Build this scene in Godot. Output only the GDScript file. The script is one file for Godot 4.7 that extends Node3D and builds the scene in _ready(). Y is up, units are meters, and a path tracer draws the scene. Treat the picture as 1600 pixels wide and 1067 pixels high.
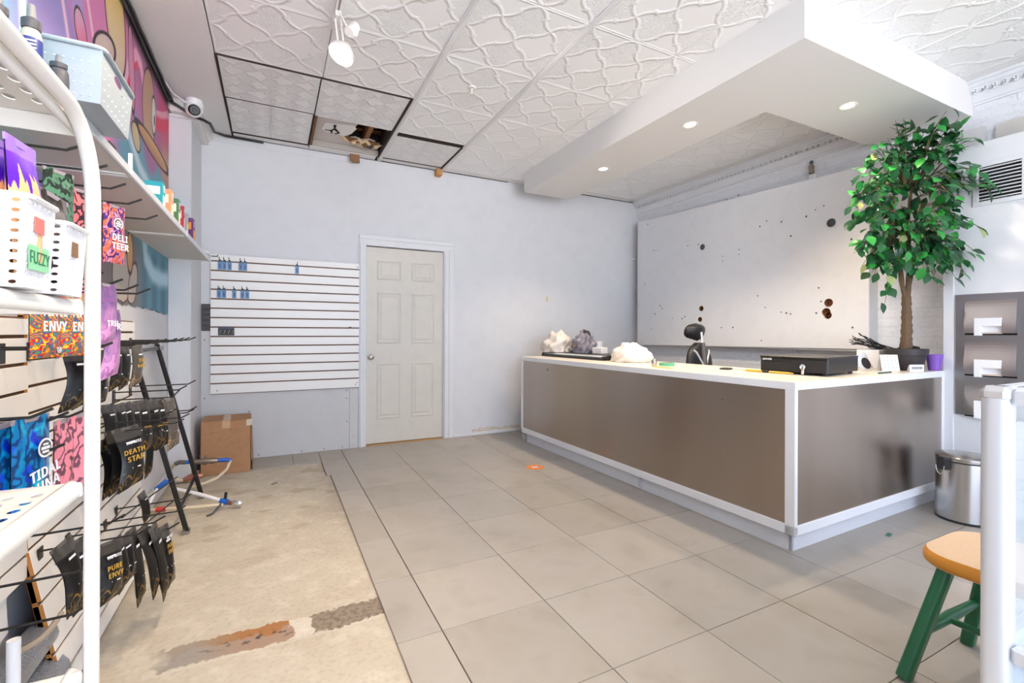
extends Node3D
# A small emptied shop. Origin: on the floor below the camera; x right along the back wall, z towards the shop front, metres.

const CEIL := 2.919
const BACK := -4.90
const LEFT := -0.73
const RIGHT := 4.39
const FRONT := 2.4

var M := {}
var counts := {}
var rng := RandomNumberGenerator.new()


# ------------------------------------------------------------------ mesh helper
class MB:
	var st := SurfaceTool.new()

	func _init(smooth := false) -> void:
		st.begin(Mesh.PRIMITIVE_TRIANGLES)
		sm(1 if smooth else -1)

	func sm(n: int) -> void:
		st.set_smooth_group(n & 0xFFFFFFFF)

	func v(p, u = Vector2.ZERO) -> void:
		st.set_uv(u)
		st.add_vertex(p)

	# counter-clockwise from outside
	func tri(a, b, c, ua = Vector2.ZERO, ub = Vector2.ZERO, uc = Vector2.ZERO) -> void:
		v(a, ua)
		v(c, uc)
		v(b, ub)

	func quad(a, b, c, d, ua = Vector2(0, 1), ub = Vector2(1, 1), uc = Vector2(1, 0), ud = Vector2(0, 0)) -> void:
		tri(a, b, c, ua, ub, uc)
		tri(a, c, d, ua, uc, ud)

	func box(c: Vector3, s: Vector3, b := 0.0, t := Transform3D.IDENTITY) -> MB:
		var h := s * 0.5
		b = minf(b, minf(h.x, minf(h.y, h.z)) * 0.95)
		for ax in 3:
			for sg in [-1.0, 1.0]:
				var n := Vector3.ZERO
				n[ax] = sg
				var u := Vector3.ZERO
				u[(ax + 1) % 3] = 1.0
				var w := Vector3.ZERO
				w[(ax + 2) % 3] = sg
				var hu: float = h[(ax + 1) % 3] - b
				var hw: float = h[(ax + 2) % 3] - b
				var o := c + n * h[ax]
				quad(t * (o - u * hu - w * hw), t * (o + u * hu - w * hw), t * (o + u * hu + w * hw), t * (o - u * hu + w * hw))
		if b > 0.0:
			for ax in 3:
				var i := (ax + 1) % 3
				var j := (ax + 2) % 3
				for si in [-1.0, 1.0]:
					for sj in [-1.0, 1.0]:
						var p := []
						for e in [[-1.0, 0], [1.0, 0], [1.0, 1], [-1.0, 1]]:
							var q := Vector3.ZERO
							q[ax] = e[0] * (h[ax] - b)
							q[i] = si * (h[i] - (b if e[1] == 0 else 0.0))
							q[j] = sj * (h[j] - (0.0 if e[1] == 0 else b))
							p.append(t * (c + q))
						if si * sj > 0:
							quad(p[3], p[2], p[1], p[0])
						else:
							quad(p[0], p[1], p[2], p[3])
			for sx in [-1.0, 1.0]:
				for sy in [-1.0, 1.0]:
					for sz in [-1.0, 1.0]:
						var s3 := Vector3(sx, sy, sz)
						var k := c + s3 * h
						var a := t * (k - Vector3(0, sy * b, sz * b))
						var bb := t * (k - Vector3(sx * b, 0, sz * b))
						var cc := t * (k - Vector3(sx * b, sy * b, 0))
						if sx * sy * sz > 0:
							tri(a, bb, cc)
						else:
							tri(a, cc, bb)
		return self

	# a box from corner to corner
	func bx(x0, x1, y0, y1, z0, z1, b := 0.0) -> MB:
		return box(Vector3(x0 + x1, y0 + y1, z0 + z1) * 0.5, Vector3(absf(x1 - x0), absf(y1 - y0), absf(z1 - z0)), b)

	# a rectangular bar between two points
	func bar(a: Vector3, b: Vector3, w: float, hgt: float, bev := 0.0, up := Vector3.UP) -> MB:
		var d := (b - a).normalized()
		if absf(d.dot(up)) > 0.98:
			up = Vector3(0, 0, 1)
		var x := up.cross(d).normalized()
		var y := d.cross(x).normalized()
		return box(Vector3.ZERO, Vector3(w, hgt, a.distance_to(b)), bev, Transform3D(Basis(x, y, d), (a + b) * 0.5))

	func tube(pts: Array, r, n := 8, cap := true) -> MB:
		var rings := []
		var d: Vector3 = (pts[1] - pts[0]).normalized()
		var x: Vector3 = d.cross(Vector3.UP if absf(d.y) < 0.9 else Vector3(1, 0, 0)).normalized()
		for i in pts.size():
			if i > 0 and i < pts.size() - 1:
				d = ((pts[i] - pts[i - 1]).normalized() + (pts[i + 1] - pts[i]).normalized()).normalized()
			elif i > 0:
				d = (pts[i] - pts[i - 1]).normalized()
			x = (x - d * x.dot(d)).normalized()
			var y := d.cross(x)
			var rr: float = r[i] if r is Array else r
			var ring := []
			for k in n:
				var a := TAU * k / n
				ring.append(pts[i] + (x * cos(a) + y * sin(a)) * rr)
			rings.append(ring)
		sm(1)
		for i in pts.size() - 1:
			for k in n:
				var k2 := (k + 1) % n
				var u0 := float(k) / n
				var u1 := float(k + 1) / n
				quad(rings[i][k], rings[i][k2], rings[i + 1][k2], rings[i + 1][k], Vector2(u0, i), Vector2(u1, i), Vector2(u1, i + 1), Vector2(u0, i + 1))
		if cap:
			sm(-1)
			for k in range(1, n - 1):
				tri(rings[0][0], rings[0][k + 1], rings[0][k])
				tri(rings[-1][0], rings[-1][k], rings[-1][k + 1])
		return self

	# profile of (radius, height) turned round y; from the bottom outside up
	func lathe(prof: Array, n := 24, t := Transform3D.IDENTITY) -> MB:
		var g := 1
		for i in prof.size() - 1:
			if i > 0:
				var d0: Vector2 = (prof[i] - prof[i - 1]).normalized()
				var d1: Vector2 = (prof[i + 1] - prof[i]).normalized()
				if d0.dot(d1) < 0.8:
					g += 1
			sm(g)
			for k in n:
				var a := TAU * k / n
				var b := TAU * (k + 1) / n
				var p0: Vector2 = prof[i]
				var p1: Vector2 = prof[i + 1]
				var q := [Vector3(cos(a) * p0.x, p0.y, -sin(a) * p0.x), Vector3(cos(b) * p0.x, p0.y, -sin(b) * p0.x), Vector3(cos(b) * p1.x, p1.y, -sin(b) * p1.x), Vector3(cos(a) * p1.x, p1.y, -sin(a) * p1.x)]
				var u := [Vector2(float(k) / n, p0.y), Vector2(float(k + 1) / n, p0.y), Vector2(float(k + 1) / n, p1.y), Vector2(float(k) / n, p1.y)]
				if p0.x > 1e-6:
					tri(t * q[0], t * q[1], t * q[2], u[0], u[1], u[2])
				if p1.x > 1e-6:
					tri(t * q[0], t * q[2], t * q[3], u[0], u[2], u[3])
		return self

	# polygon (counter-clockwise in xy) pushed out along z by d
	func prism(poly: PackedVector2Array, d: float, t := Transform3D.IDENTITY, round_sides := false) -> MB:
		if Geometry2D.is_polygon_clockwise(poly):
			poly = poly.duplicate()
			poly.reverse()
		sm(-1)
		var ix := Geometry2D.triangulate_polygon(poly)
		var lo := poly[0]
		var hi := poly[0]
		for p in poly:
			lo = lo.min(p)
			hi = hi.max(p)
		var sz := (hi - lo).max(Vector2(1e-6, 1e-6))
		for i in range(0, ix.size(), 3):
			var a := poly[ix[i]]
			var b := poly[ix[i + 1]]
			var c := poly[ix[i + 2]]
			if (b - a).cross(c - a) < 0:
				var s := b
				b = c
				c = s
			tri(t * Vector3(a.x, a.y, d), t * Vector3(b.x, b.y, d), t * Vector3(c.x, c.y, d), fl((a - lo) / sz), fl((b - lo) / sz), fl((c - lo) / sz))
			tri(t * Vector3(a.x, a.y, 0), t * Vector3(c.x, c.y, 0), t * Vector3(b.x, b.y, 0), fl((a - lo) / sz), fl((c - lo) / sz), fl((b - lo) / sz))
		sm(1 if round_sides else -1)
		for i in poly.size():
			var a := poly[i]
			var b := poly[(i + 1) % poly.size()]
			quad(t * Vector3(a.x, a.y, 0), t * Vector3(b.x, b.y, 0), t * Vector3(b.x, b.y, d), t * Vector3(a.x, a.y, d))
		return self

	func fl(u: Vector2) -> Vector2:
		return Vector2(u.x, 1.0 - u.y)

	func grid(f: Callable, nu: int, nv: int) -> MB:
		for i in nu:
			for j in nv:
				var u0 := float(i) / nu
				var u1 := float(i + 1) / nu
				var v0 := float(j) / nv
				var v1 := float(j + 1) / nv
				quad(f.call(u0, v0), f.call(u1, v0), f.call(u1, v1), f.call(u0, v1), Vector2(u0, 1 - v0), Vector2(u1, 1 - v0), Vector2(u1, 1 - v1), Vector2(u0, 1 - v1))
		return self

	# a sheet of nu x nv cells, each with an oval hole of hw x hh of its cell; thick along nrm
	func perf(f: Callable, nu: int, nv: int, hw: float, hh: float, thick: Vector3, n := 10, skip = null) -> MB:
		for i in nu:
			for j in nv:
				if skip != null and skip.call(i, j):
					quad(f.call(float(i) / nu, float(j) / nv), f.call((i + 1.0) / nu, float(j) / nv), f.call((i + 1.0) / nu, (j + 1.0) / nv), f.call(float(i) / nu, (j + 1.0) / nv))
					continue
				for k in n:
					var p := []
					for kk in [k, k + 1]:
						var a: float = TAU * kk / n + PI / 4
						var c := cos(a)
						var s := sin(a)
						var e := 0.5 / maxf(absf(c), absf(s))
						p.append(Vector2((i + 0.5 + c * e) / nu, (j + 0.5 + s * e) / nv))
						p.append(Vector2((i + 0.5 + c * hw * 0.5) / nu, (j + 0.5 + s * hh * 0.5) / nv))
					var A: Vector3 = f.call(p[0].x, p[0].y)
					var B: Vector3 = f.call(p[2].x, p[2].y)
					var C: Vector3 = f.call(p[3].x, p[3].y)
					var D: Vector3 = f.call(p[1].x, p[1].y)
					quad(A, B, C, D)
					if thick != Vector3.ZERO:
						quad(A - thick, D - thick, C - thick, B - thick)
						quad(D, C, C - thick, D - thick)
		return self

	func mesh() -> ArrayMesh:
		st.generate_normals()
		return st.commit()


# ------------------------------------------------------------------ scene helpers
func uniq(parent: Node, called: String) -> String:
	var key := str(parent.get_instance_id()) + called
	var c: int = counts.get(key, 0)
	counts[key] = c + 1
	return called if c == 0 else "%s_%03d" % [called, c]


func obj(called: String, shape, m: Material, parent: Node = self, at := Transform3D.IDENTITY) -> MeshInstance3D:
	var o := MeshInstance3D.new()
	o.name = uniq(parent, called)
	o.mesh = shape.mesh() if shape is MB else shape
	o.material_override = m
	o.transform = at
	parent.add_child(o, true)
	return o


func tag(o: Node, label: String, category: String, group := "") -> Node:
	o.set_meta("label", label)
	o.set_meta("category", category)
	if group:
		o.set_meta("group", group)
	return o


func thing(called: String, label: String, category: String, at := Vector3.ZERO, turn := 0.0, group := "") -> Node3D:
	var o := Node3D.new()
	o.name = uniq(self, called)
	add_child(o, true)
	o.position = at
	o.rotation.y = turn
	tag(o, label, category, group)
	return o


func struct(called: String, shape, m: Material) -> MeshInstance3D:
	var o := obj(called, shape, m)
	o.set_meta("kind", "structure")
	return o


func stuff(o: Node) -> Node:
	o.set_meta("kind", "stuff")
	return o


func dup(src: Node3D, at: Vector3, turn: float, label: String, group := "") -> Node3D:
	var r: Node3D = src.duplicate()
	var base: String = src.name
	var cut := base.length() - 4
	if cut > 0 and base[cut] == "_" and base.substr(cut + 1).is_valid_int():
		base = base.substr(0, cut)
	r.name = uniq(self, base)
	add_child(r, true)
	r.position = at
	r.rotation.y = turn
	r.set_meta("label", label)
	if group:
		r.set_meta("group", group)
	return r


func mat(c: Color, rough := 0.6, metal := 0.0) -> StandardMaterial3D:
	var m := StandardMaterial3D.new()
	m.albedo_color = c
	m.roughness = rough
	m.metallic = metal
	return m


func rgb(r: float, g: float, b: float) -> Color:
	return Color(r / 255.0, g / 255.0, b / 255.0)


func noise(freq: float, sd: int, oct := 4, type := FastNoiseLite.TYPE_SIMPLEX_SMOOTH) -> FastNoiseLite:
	var n := FastNoiseLite.new()
	n.noise_type = type
	n.frequency = freq
	n.seed = sd
	n.fractal_octaves = oct
	return n


# seamless noise run through a row of colours
func ramp_tex(size: int, freq: float, sd: int, colors: Array, oct := 5) -> ImageTexture:
	var src := noise(freq, sd, oct).get_seamless_image(size, size)
	src.convert(Image.FORMAT_L8)
	var a := src.get_data()
	var out := PackedByteArray()
	out.resize(size * size * 3)
	var lut := []
	for i in 256:
		var t: float = i / 255.0 * (colors.size() - 1)
		var k := mini(int(t), colors.size() - 2)
		lut.append(colors[k].lerp(colors[k + 1], t - k))
	for i in size * size:
		var c: Color = lut[a[i]]
		out[i * 3] = int(c.r * 255)
		out[i * 3 + 1] = int(c.g * 255)
		out[i * 3 + 2] = int(c.b * 255)
	return ImageTexture.create_from_image(Image.create_from_data(size, size, false, Image.FORMAT_RGB8, out))


func grey_tex(size: int, freq: float, sd: int, oct := 4) -> ImageTexture:
	var src := noise(freq, sd, oct).get_seamless_image(size, size)
	src.convert(Image.FORMAT_L8)
	return ImageTexture.create_from_image(src)


func tri_uv(m: StandardMaterial3D, per_metre, world := true) -> StandardMaterial3D:
	m.uv1_triplanar = true
	m.uv1_world_triplanar = world
	m.uv1_scale = per_metre if per_metre is Vector3 else Vector3.ONE * per_metre
	return m


func bump(m: StandardMaterial3D, t: Texture2D, cm: float) -> StandardMaterial3D:
	m.heightmap_enabled = true
	m.heightmap_texture = t
	m.heightmap_scale = cm
	return m


func letters(parent: Node, s: String, high: float, m: Material, at: Transform3D, called := "lettering", bold := true) -> MeshInstance3D:
	var t := TextMesh.new()
	var f := SystemFont.new()
	f.font_names = PackedStringArray(["Droid Sans"])
	f.font_weight = 700 if bold else 400
	t.font = f
	t.text = s
	t.font_size = 32
	t.pixel_size = high / 23.0
	t.depth = 0.0008
	t.curve_step = 4.0
	return obj(called, t, m, parent, at)


func tf(x: float, y: float, z: float, yaw := 0.0, pitch := 0.0, roll := 0.0) -> Transform3D:
	return Transform3D(Basis.from_euler(Vector3(deg_to_rad(pitch), deg_to_rad(yaw), deg_to_rad(roll))), Vector3(x, y, z))


func ordinal(i: int) -> String:
	return ["first", "second", "third", "fourth", "fifth", "sixth", "seventh", "eighth", "ninth", "tenth", "eleventh", "twelfth"][i]


# ------------------------------------------------------------------ the scene
func _ready() -> void:
	rng.seed = 7
	setup_view()
	make_materials()
	room()
	ceiling()
	left_side()
	back_side()
	right_side()
	counter_and_things()
	plant()
	foreground_rack()
	front_right()


func setup_view() -> void:
	var cam := Camera3D.new()
	cam.name = "camera"
	cam.projection = Camera3D.PROJECTION_FRUSTUM
	cam.near = 0.05
	cam.far = 60.0
	cam.size = 0.05 * 1067.0 / 730.58
	cam.frustum_offset = Vector2(0, -0.05 * 13.715 / 730.58)
	var yaw := deg_to_rad(26.8887)
	var roll := deg_to_rad(0.19052)
	var r0 := Vector3(cos(yaw), 0, sin(yaw))
	var f := Vector3(sin(yaw), 0, -cos(yaw))
	cam.transform = Transform3D(Basis(r0 * cos(roll) + Vector3.UP * sin(roll), Vector3.UP * cos(roll) - r0 * sin(roll), -f), Vector3(0, 1.158, 0))
	add_child(cam)
	cam.current = true

	var we := WorldEnvironment.new()
	we.name = "surroundings"
	var e := Environment.new()
	var sky := Sky.new()
	var sm := ProceduralSkyMaterial.new()
	sm.sky_top_color = Color(0.74, 0.83, 0.98)
	sm.sky_horizon_color = Color(0.86, 0.92, 1.0)
	sm.ground_horizon_color = Color(0.84, 0.86, 0.88)
	sm.ground_bottom_color = Color(0.80, 0.81, 0.83)
	sm.sky_energy_multiplier = 1.0
	sm.ground_energy_multiplier = 1.4
	sky.sky_material = sm
	e.background_mode = Environment.BG_SKY
	e.sky = sky
	e.background_energy_multiplier = SKY_ENERGY
	e.ambient_light_source = Environment.AMBIENT_SOURCE_DISABLED
	e.tonemap_mode = Environment.TONE_MAPPER_LINEAR
	e.tonemap_exposure = EXPOSURE
	e.sdfgi_enabled = true
	e.ssao_enabled = true
	e.ssil_enabled = true
	we.environment = e
	add_child(we)


const SKY_ENERGY := 8.2
const EXPOSURE := 0.93
const DOWN_ENERGY := 2.2
const TRACK_ENERGY := 2.2


func spot(parent: Node, at: Vector3, dir: Vector3, energy: float, angle: float, c: Color, size := 0.05) -> SpotLight3D:
	var l := SpotLight3D.new()
	l.name = uniq(parent, "lamp_light")
	l.light_energy = energy
	l.light_color = c
	l.spot_angle = angle
	l.spot_angle_attenuation = 0.6
	l.spot_range = 12.0
	l.spot_attenuation = 2.0
	l.light_size = size
	l.shadow_enabled = true
	parent.add_child(l, true)
	var d := dir.normalized()
	var x := d.cross(Vector3.UP if absf(d.y) < 0.95 else Vector3(1, 0, 0)).normalized()
	l.transform = Transform3D(Basis(x, x.cross(d), -d), at)
	return l


func make_materials() -> void:
	var grain := ramp_tex(512, 0.008, 3, [Color(0.975, 0.975, 0.975), Color(0.99, 0.99, 0.99), Color(1, 1, 1), Color(0.98, 0.98, 0.98)])
	M.fine = grey_tex(512, 0.06, 5, 5)
	M.wall = mat(rgb(216, 217, 221), 0.55)
	M.wall.albedo_texture = grain
	tri_uv(M.wall, 0.7)
	bump(M.wall, M.fine, 0.015)
	M.paint = mat(rgb(222, 223, 227), 0.45)
	M.paint.albedo_texture = grain
	tri_uv(M.paint, 0.9)
	M.soffit = mat(rgb(224, 222, 220), 0.6)
	M.greyboard = mat(rgb(204, 204, 205), 0.6)
	M.greyboard.albedo_texture = grain
	tri_uv(M.greyboard, 0.8)
	M.door = mat(rgb(214, 209, 199), 0.42)
	M.door.albedo_texture = grain
	tri_uv(M.door, 1.1)
	M.brick = mat(rgb(226, 227, 231), 0.6)
	M.brick.albedo_texture = ramp_tex(512, 0.02, 21, [rgb(232, 232, 236), rgb(250, 250, 252), rgb(255, 255, 255), rgb(244, 244, 247)])
	tri_uv(M.brick, 2.5)
	bump(M.brick, M.fine, 0.12)
	M.mortar = mat(rgb(222, 223, 228), 0.7)
	bump(tri_uv(M.mortar, 3.0), M.fine, 0.2)
	M.grout = mat(rgb(148, 138, 126), 0.9)
	M.ceil_plain = mat(rgb(234, 232, 231), 0.75)
	bump(tri_uv(M.ceil_plain, 5.0), M.fine, 0.25)
	M.dark_gap = mat(rgb(58, 48, 42), 0.9)
	M.white = mat(rgb(236, 236, 238), 0.4)
	M.white_metal = mat(rgb(230, 226, 219), 0.3)
	M.white_plastic = mat(rgb(240, 240, 242), 0.35)
	M.white_plastic.subsurf_scatter_enabled = false
	M.laminate = mat(rgb(206, 198, 190), 0.45)
	M.groove = mat(rgb(104, 70, 48), 0.8)
	M.mdf = mat(rgb(190, 128, 62), 0.8)
	M.slat = mat(rgb(238, 236, 233), 0.35)
	M.black_metal = mat(rgb(38, 36, 35), 0.35, 0.3)
	M.black_plastic = mat(rgb(34, 33, 34), 0.42)
	M.dark_grey = mat(rgb(78, 78, 84), 0.5)
	M.chrome = mat(rgb(225, 225, 228), 0.12, 1.0)
	M.nickel = mat(rgb(190, 185, 178), 0.25, 1.0)
	M.alu = mat(rgb(226, 229, 234), 0.38, 0.55)
	M.void = mat(rgb(18, 15, 14), 0.95)
	M.oldwood = mat(rgb(140, 92, 60), 0.85)
	M.hole_brown = mat(rgb(120, 84, 52), 0.9)
	M.screw = mat(rgb(70, 68, 68), 0.5)
	# brushed steel: fine lines across the reflection, plus soft reflection bands painted into the colour
	M.steel = steel(rgb(178, 166, 155), 0.26, 0.9)
	M.steel_light = steel(rgb(150, 149, 151), 0.34, 0.6)
	M.bin_steel = steel(rgb(196, 192, 188), 0.26, 0.8)
	var reflection_bands := ramp_tex(256, 0.012, 15, [rgb(243, 242, 241), rgb(255, 255, 255), rgb(246, 245, 244), rgb(252, 252, 252), rgb(240, 238, 236)], 3)
	for k in ["steel", "bin_steel"]:
		M[k].albedo_texture = reflection_bands
		M[k].uv1_scale = Vector3(0.16, 0.02, 1)
	M.warm_lit_top = mat(rgb(238, 227, 212), 0.35)  # cream carries the warm downlight falling on a white top
	M.tile = []
	var tt := ramp_tex(512, 0.006, 11, [rgb(236, 232, 226), rgb(250, 248, 244), rgb(255, 254, 252), rgb(243, 240, 235)], 6)
	for c in [rgb(170, 164, 157), rgb(166, 160, 152), rgb(174, 168, 161), rgb(168, 163, 157)]:
		var m := mat(c, 0.42)
		m.albedo_texture = tt
		tri_uv(m, 0.8)
		M.tile.append(m)
	M.tile_near = mat(rgb(196, 188, 178), 0.5)
	M.card = mat(rgb(176, 132, 96), 0.85)
	M.card.albedo_texture = ramp_tex(256, 0.02, 31, [rgb(238, 236, 232), rgb(255, 255, 255), rgb(244, 242, 238)])
	tri_uv(M.card, 2.0)
	M.tape = mat(rgb(196, 160, 120), 0.25)
	M.glow = mat(Color.WHITE, 0.5)
	M.glow.emission_enabled = true
	M.glow.emission = Color(1.0, 0.95, 0.86)
	M.glow.emission_energy_multiplier = 2.2
	M.glass = mat(Color(0.9, 0.96, 0.98, 0.06), 0.03)
	M.glass.transparency = BaseMaterial3D.TRANSPARENCY_ALPHA
	M.green_paint = mat(rgb(32, 102, 66), 0.3)
	M.varnish = mat(rgb(214, 142, 46), 0.3)
	M.worn_wood = mat(rgb(222, 190, 156), 0.5)
	M.worn_wood.albedo_texture = ramp_tex(256, 0.02, 77, [rgb(247, 242, 238), rgb(255, 255, 255), rgb(250, 246, 242)])
	tri_uv(M.worn_wood, Vector3(3, 3, 12))
	M.beige_pipe = mat(rgb(214, 200, 170), 0.4)
	M.blue = mat(rgb(28, 96, 190), 0.4)
	M.red = mat(rgb(196, 52, 48), 0.4)
	M.brass = mat(rgb(150, 138, 124), 0.4, 0.8)
	M.foil = mat(rgb(176, 178, 184), 0.3, 0.85)
	bump(tri_uv(M.foil, 6.0), M.fine, 1.2)
	M.gold = mat(rgb(205, 164, 70), 0.4, 0.3)
	M.purple_clear = mat(rgb(152, 108, 206), 0.2)
	M.purple_clear.backlight_enabled = true
	M.purple_clear.backlight = Color(0.4, 0.25, 0.6)


func steel(c: Color, rough: float, aniso: float) -> StandardMaterial3D:
	var m := mat(c, rough, 1.0)
	m.anisotropy_enabled = true
	m.anisotropy = -aniso
	return m


# ------------------------------------------------------------------ room shell
func room() -> void:
	# floor: grout bed with the tiles and the bare concrete strip as pieces of it
	var fl := struct("floor", MB.new().bx(LEFT - 0.1, RIGHT + 0.1, -0.16, -0.014, BACK - 0.1, FRONT + 0.1), M.grout)
	var zs := []
	var z := -4.517
	while z < FRONT:
		zs.append(z)
		z += 0.4625
	var row := [BACK]
	row.append_array(zs)
	row.append(FRONT)
	var meshes := {}
	for i in 9:
		var x0 := 0.585 + 0.46 * i
		var x1 := minf(x0 + 0.46, RIGHT)
		if x1 - x0 < 0.03:
			continue
		for j in row.size() - 1:
			var key := "%.3f %.3f" % [x1 - x0, row[j + 1] - row[j]]
			if not meshes.has(key):
				meshes[key] = MB.new().box(Vector3.ZERO, Vector3(x1 - x0 - 0.003, 0.014, row[j + 1] - row[j] - 0.003), 0.0012).mesh()
			obj("tile", meshes[key], M.tile[(i * 7 + j * 3 + (i * j) % 5) % 4], fl, tf((x0 + x1) / 2, -0.007 + rng.randf_range(-0.0006, 0.0006), (row[j] + row[j + 1]) / 2))
	# cut strip of tile along the concrete, and along the back wall
	for j in row.size() - 1:
		var xa := 0.41 if row[j] > -4.1 else 0.378
		var zz0: float = row[j]
		var zz1: float = row[j + 1]
		if j == 0:
			zz1 = -4.5
		elif j == 1:
			zz0 = -4.5
		obj("tile", MB.new().bx(xa, 0.582, -0.014, 0, zz0 + 0.0015, zz1 - 0.0015, 0.0012), M.tile[(j * 3 + 1) % 4], fl)
	for c in [[-0.17, 0.15], [0.15, 0.376], [-0.57, -0.17]]:
		obj("tile", MB.new().bx(c[0] + 0.0015, c[1] - 0.0015, -0.014, 0, BACK, -4.5, 0.0012), M.tile[1], fl)
	var cm := mat(Color.WHITE, 0.78)
	cm.albedo_texture = concrete_tex()
	cm.texture_repeat = false
	var cb := MB.new()
	var cw := [[LEFT, 0.376, -4.5, -4.1], [LEFT, 0.409, -4.1, 0.6]]
	for q in cw:
		var u := func(x, zz): return Vector2((x - LEFT) / 1.14, (zz + 4.5) / 5.1)
		cb.quad(Vector3(q[0], -0.011, q[3]), Vector3(q[1], -0.011, q[3]), Vector3(q[1], -0.011, q[2]), Vector3(q[0], -0.011, q[2]), u.call(q[0], q[3]), u.call(q[1], q[3]), u.call(q[1], q[2]), u.call(q[0], q[2]))
	bump(cm, null, 0)
	cm.heightmap_enabled = false
	tag_label(obj("concrete_patch", cb, cm, fl), "bare stained concrete beside the tiles")
	var cb2 := MB.new().bx(LEFT, 0.409, -0.014, -0.0105, 0.6, FRONT)
	obj("concrete_patch", cb2, mat(rgb(206, 196, 178), 0.8), fl)
	# floor sticker, tape scrap: flat things lying on the floor
	var s := thing("floor_sticker", "round orange sticker with a white cross stuck on the grey floor tiles", "sticker", Vector3(2.0, 0.0006, -3.5))
	obj("disc", MB.new().lathe([Vector2(0.075, 0), Vector2(0.075, 0.0008), Vector2(0, 0.0008)], 28), mat(rgb(232, 138, 60), 0.5), s)
	var x := MB.new()
	for r in [35.0, -55.0]:
		x.box(Vector3(0, 0.0013, 0), Vector3(0.07, 0.0008, 0.014), 0, tf(0, 0, 0, r))
	obj("cross_mark", x, M.white, s)
	tag(obj("tape_scrap", MB.new().box(Vector3(0, 0.0012, 0), Vector3(0.06, 0.0012, 0.022), 0, tf(3.16, 0, -1.42, 12)), mat(rgb(70, 120, 92), 0.6)), "small scrap of green tape on the floor tiles near the counter's short end", "tape")
	tag(obj("screw", MB.new().tube([Vector3(-0.02, -0.008, -4.02), Vector3(0.02, -0.008, -4.05)], 0.003, 6), M.screw), "small dark screw lying on the bare concrete in front of the cardboard box", "screw")

	# walls
	var t := 0.15
	# back wall with the door opening
	var d0 := 0.815
	var d1 := 1.655
	var wb := MB.new()
	wb.bx(LEFT - t, d0, -0.16, 3.2, BACK - t, BACK)
	wb.bx(d1, RIGHT + t, -0.16, 3.2, BACK - t, BACK)
	wb.bx(d0, d1, 2.045, 3.2, BACK - t, BACK)
	wb.bx(d0 - 0.1, d1 + 0.1, -0.16, 2.2, BACK - t - 0.05, BACK - t + 0.002)
	var wall_back := struct("wall_back", wb, M.wall)
	# rotted base of the wall beside the counter
	var dmg := PackedVector2Array()
	for i in 25:
		dmg.append(Vector2(1.98 + i * 0.03, 0.028 + rng.randf() * 0.012))
	for i in 25:
		dmg.append(Vector2(2.70 - i * 0.03, 0.062 + rng.randf() * 0.022))
	obj("damaged_plaster", MB.new().prism(dmg, 0.002, tf(0, 0, BACK)), tri_uv(tex_mat(ramp_tex(256, 0.06, 41, [rgb(90, 80, 70), rgb(190, 180, 165), rgb(225, 220, 212), rgb(150, 128, 98)]), 0.9), 4.0), wall_back)
	obj("baseboard", MB.new().bx(1.77, 2.80, 0, 0.035, BACK, BACK + 0.012, 0.003), M.paint, wall_back)
	# seam in the wall board above the slat panel, and a small bracket
	obj("seam_cover", MB.new().bx(-0.57, 0.74, 2.85, 2.853, BACK, BACK + 0.006), M.paint, wall_back)
	obj("seam_cover", MB.new().bx(0.66, 0.664, 1.9, 2.85, BACK, BACK + 0.002), M.paint, wall_back)
	tag(obj("wall_bracket", MB.new().bx(2.95, 2.975, 1.545, 1.6, BACK, BACK + 0.014, 0.004), mat(rgb(222, 206, 160), 0.5)), "tiny yellowed clip on the bare back wall between door and counter", "clip")
	# left wall: painted board, with the boxed pier in the corner
	var wl := MB.new().bx(LEFT - t, LEFT, -0.16, 3.2, BACK, FRONT)
	var wall_left := struct("wall_left", wl, M.wall)
	obj("pier", MB.new().bx(LEFT, -0.58, 0, 2.80, BACK, -4.345, 0.008), M.wall, wall_left)
	obj("pier_top", MB.new().bx(LEFT, -0.53, 2.80, 2.83, BACK, -4.37, 0.006), M.ceil_plain, wall_left)
	obj("pier_cap", MB.new().bx(LEFT, -0.50, 2.83, CEIL + 0.02, BACK, -4.30, 0.02), M.ceil_plain, wall_left)
	obj("base_trim", MB.new().bx(LEFT, LEFT + 0.02, 0, 0.10, -4.345, -3.2, 0.004), M.wall, wall_left)
	# front wall behind the camera with an unseen shop window, its opening shaped to suit the light
	var wf := MB.new()
	wf.bx(LEFT - t, RIGHT + t, -0.16, 0.15, FRONT, FRONT + t)
	wf.bx(LEFT - t, RIGHT + t, 2.80, 3.2, FRONT, FRONT + t)
	wf.bx(LEFT - t, -0.60, 0.15, 2.80, FRONT, FRONT + t)
	wf.bx(3.0, RIGHT + t, 0.15, 2.80, FRONT, FRONT + t)
	struct("wall_front", wf, M.wall)
	var fr := MB.new()
	for xx in [-0.60, 0.60, 1.80, 2.95]:
		fr.bx(xx, xx + 0.05, 0.15, 2.80, FRONT + 0.03, FRONT + 0.09, 0.004)
	fr.bx(-0.60, 3.0, 0.15, 0.20, FRONT + 0.03, FRONT + 0.09, 0.004)
	fr.bx(-0.60, 3.0, 2.75, 2.80, FRONT + 0.03, FRONT + 0.09, 0.004)
	struct("window_1", fr, M.alu)

	right_wall(t)
	door()


func tex_mat(t: Texture2D, rough: float) -> StandardMaterial3D:
	var m := mat(Color.WHITE, rough)
	m.albedo_texture = t
	return m


func tag_label(o: Node, s: String) -> Node:
	o.set_meta("label", s)
	return o


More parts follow.
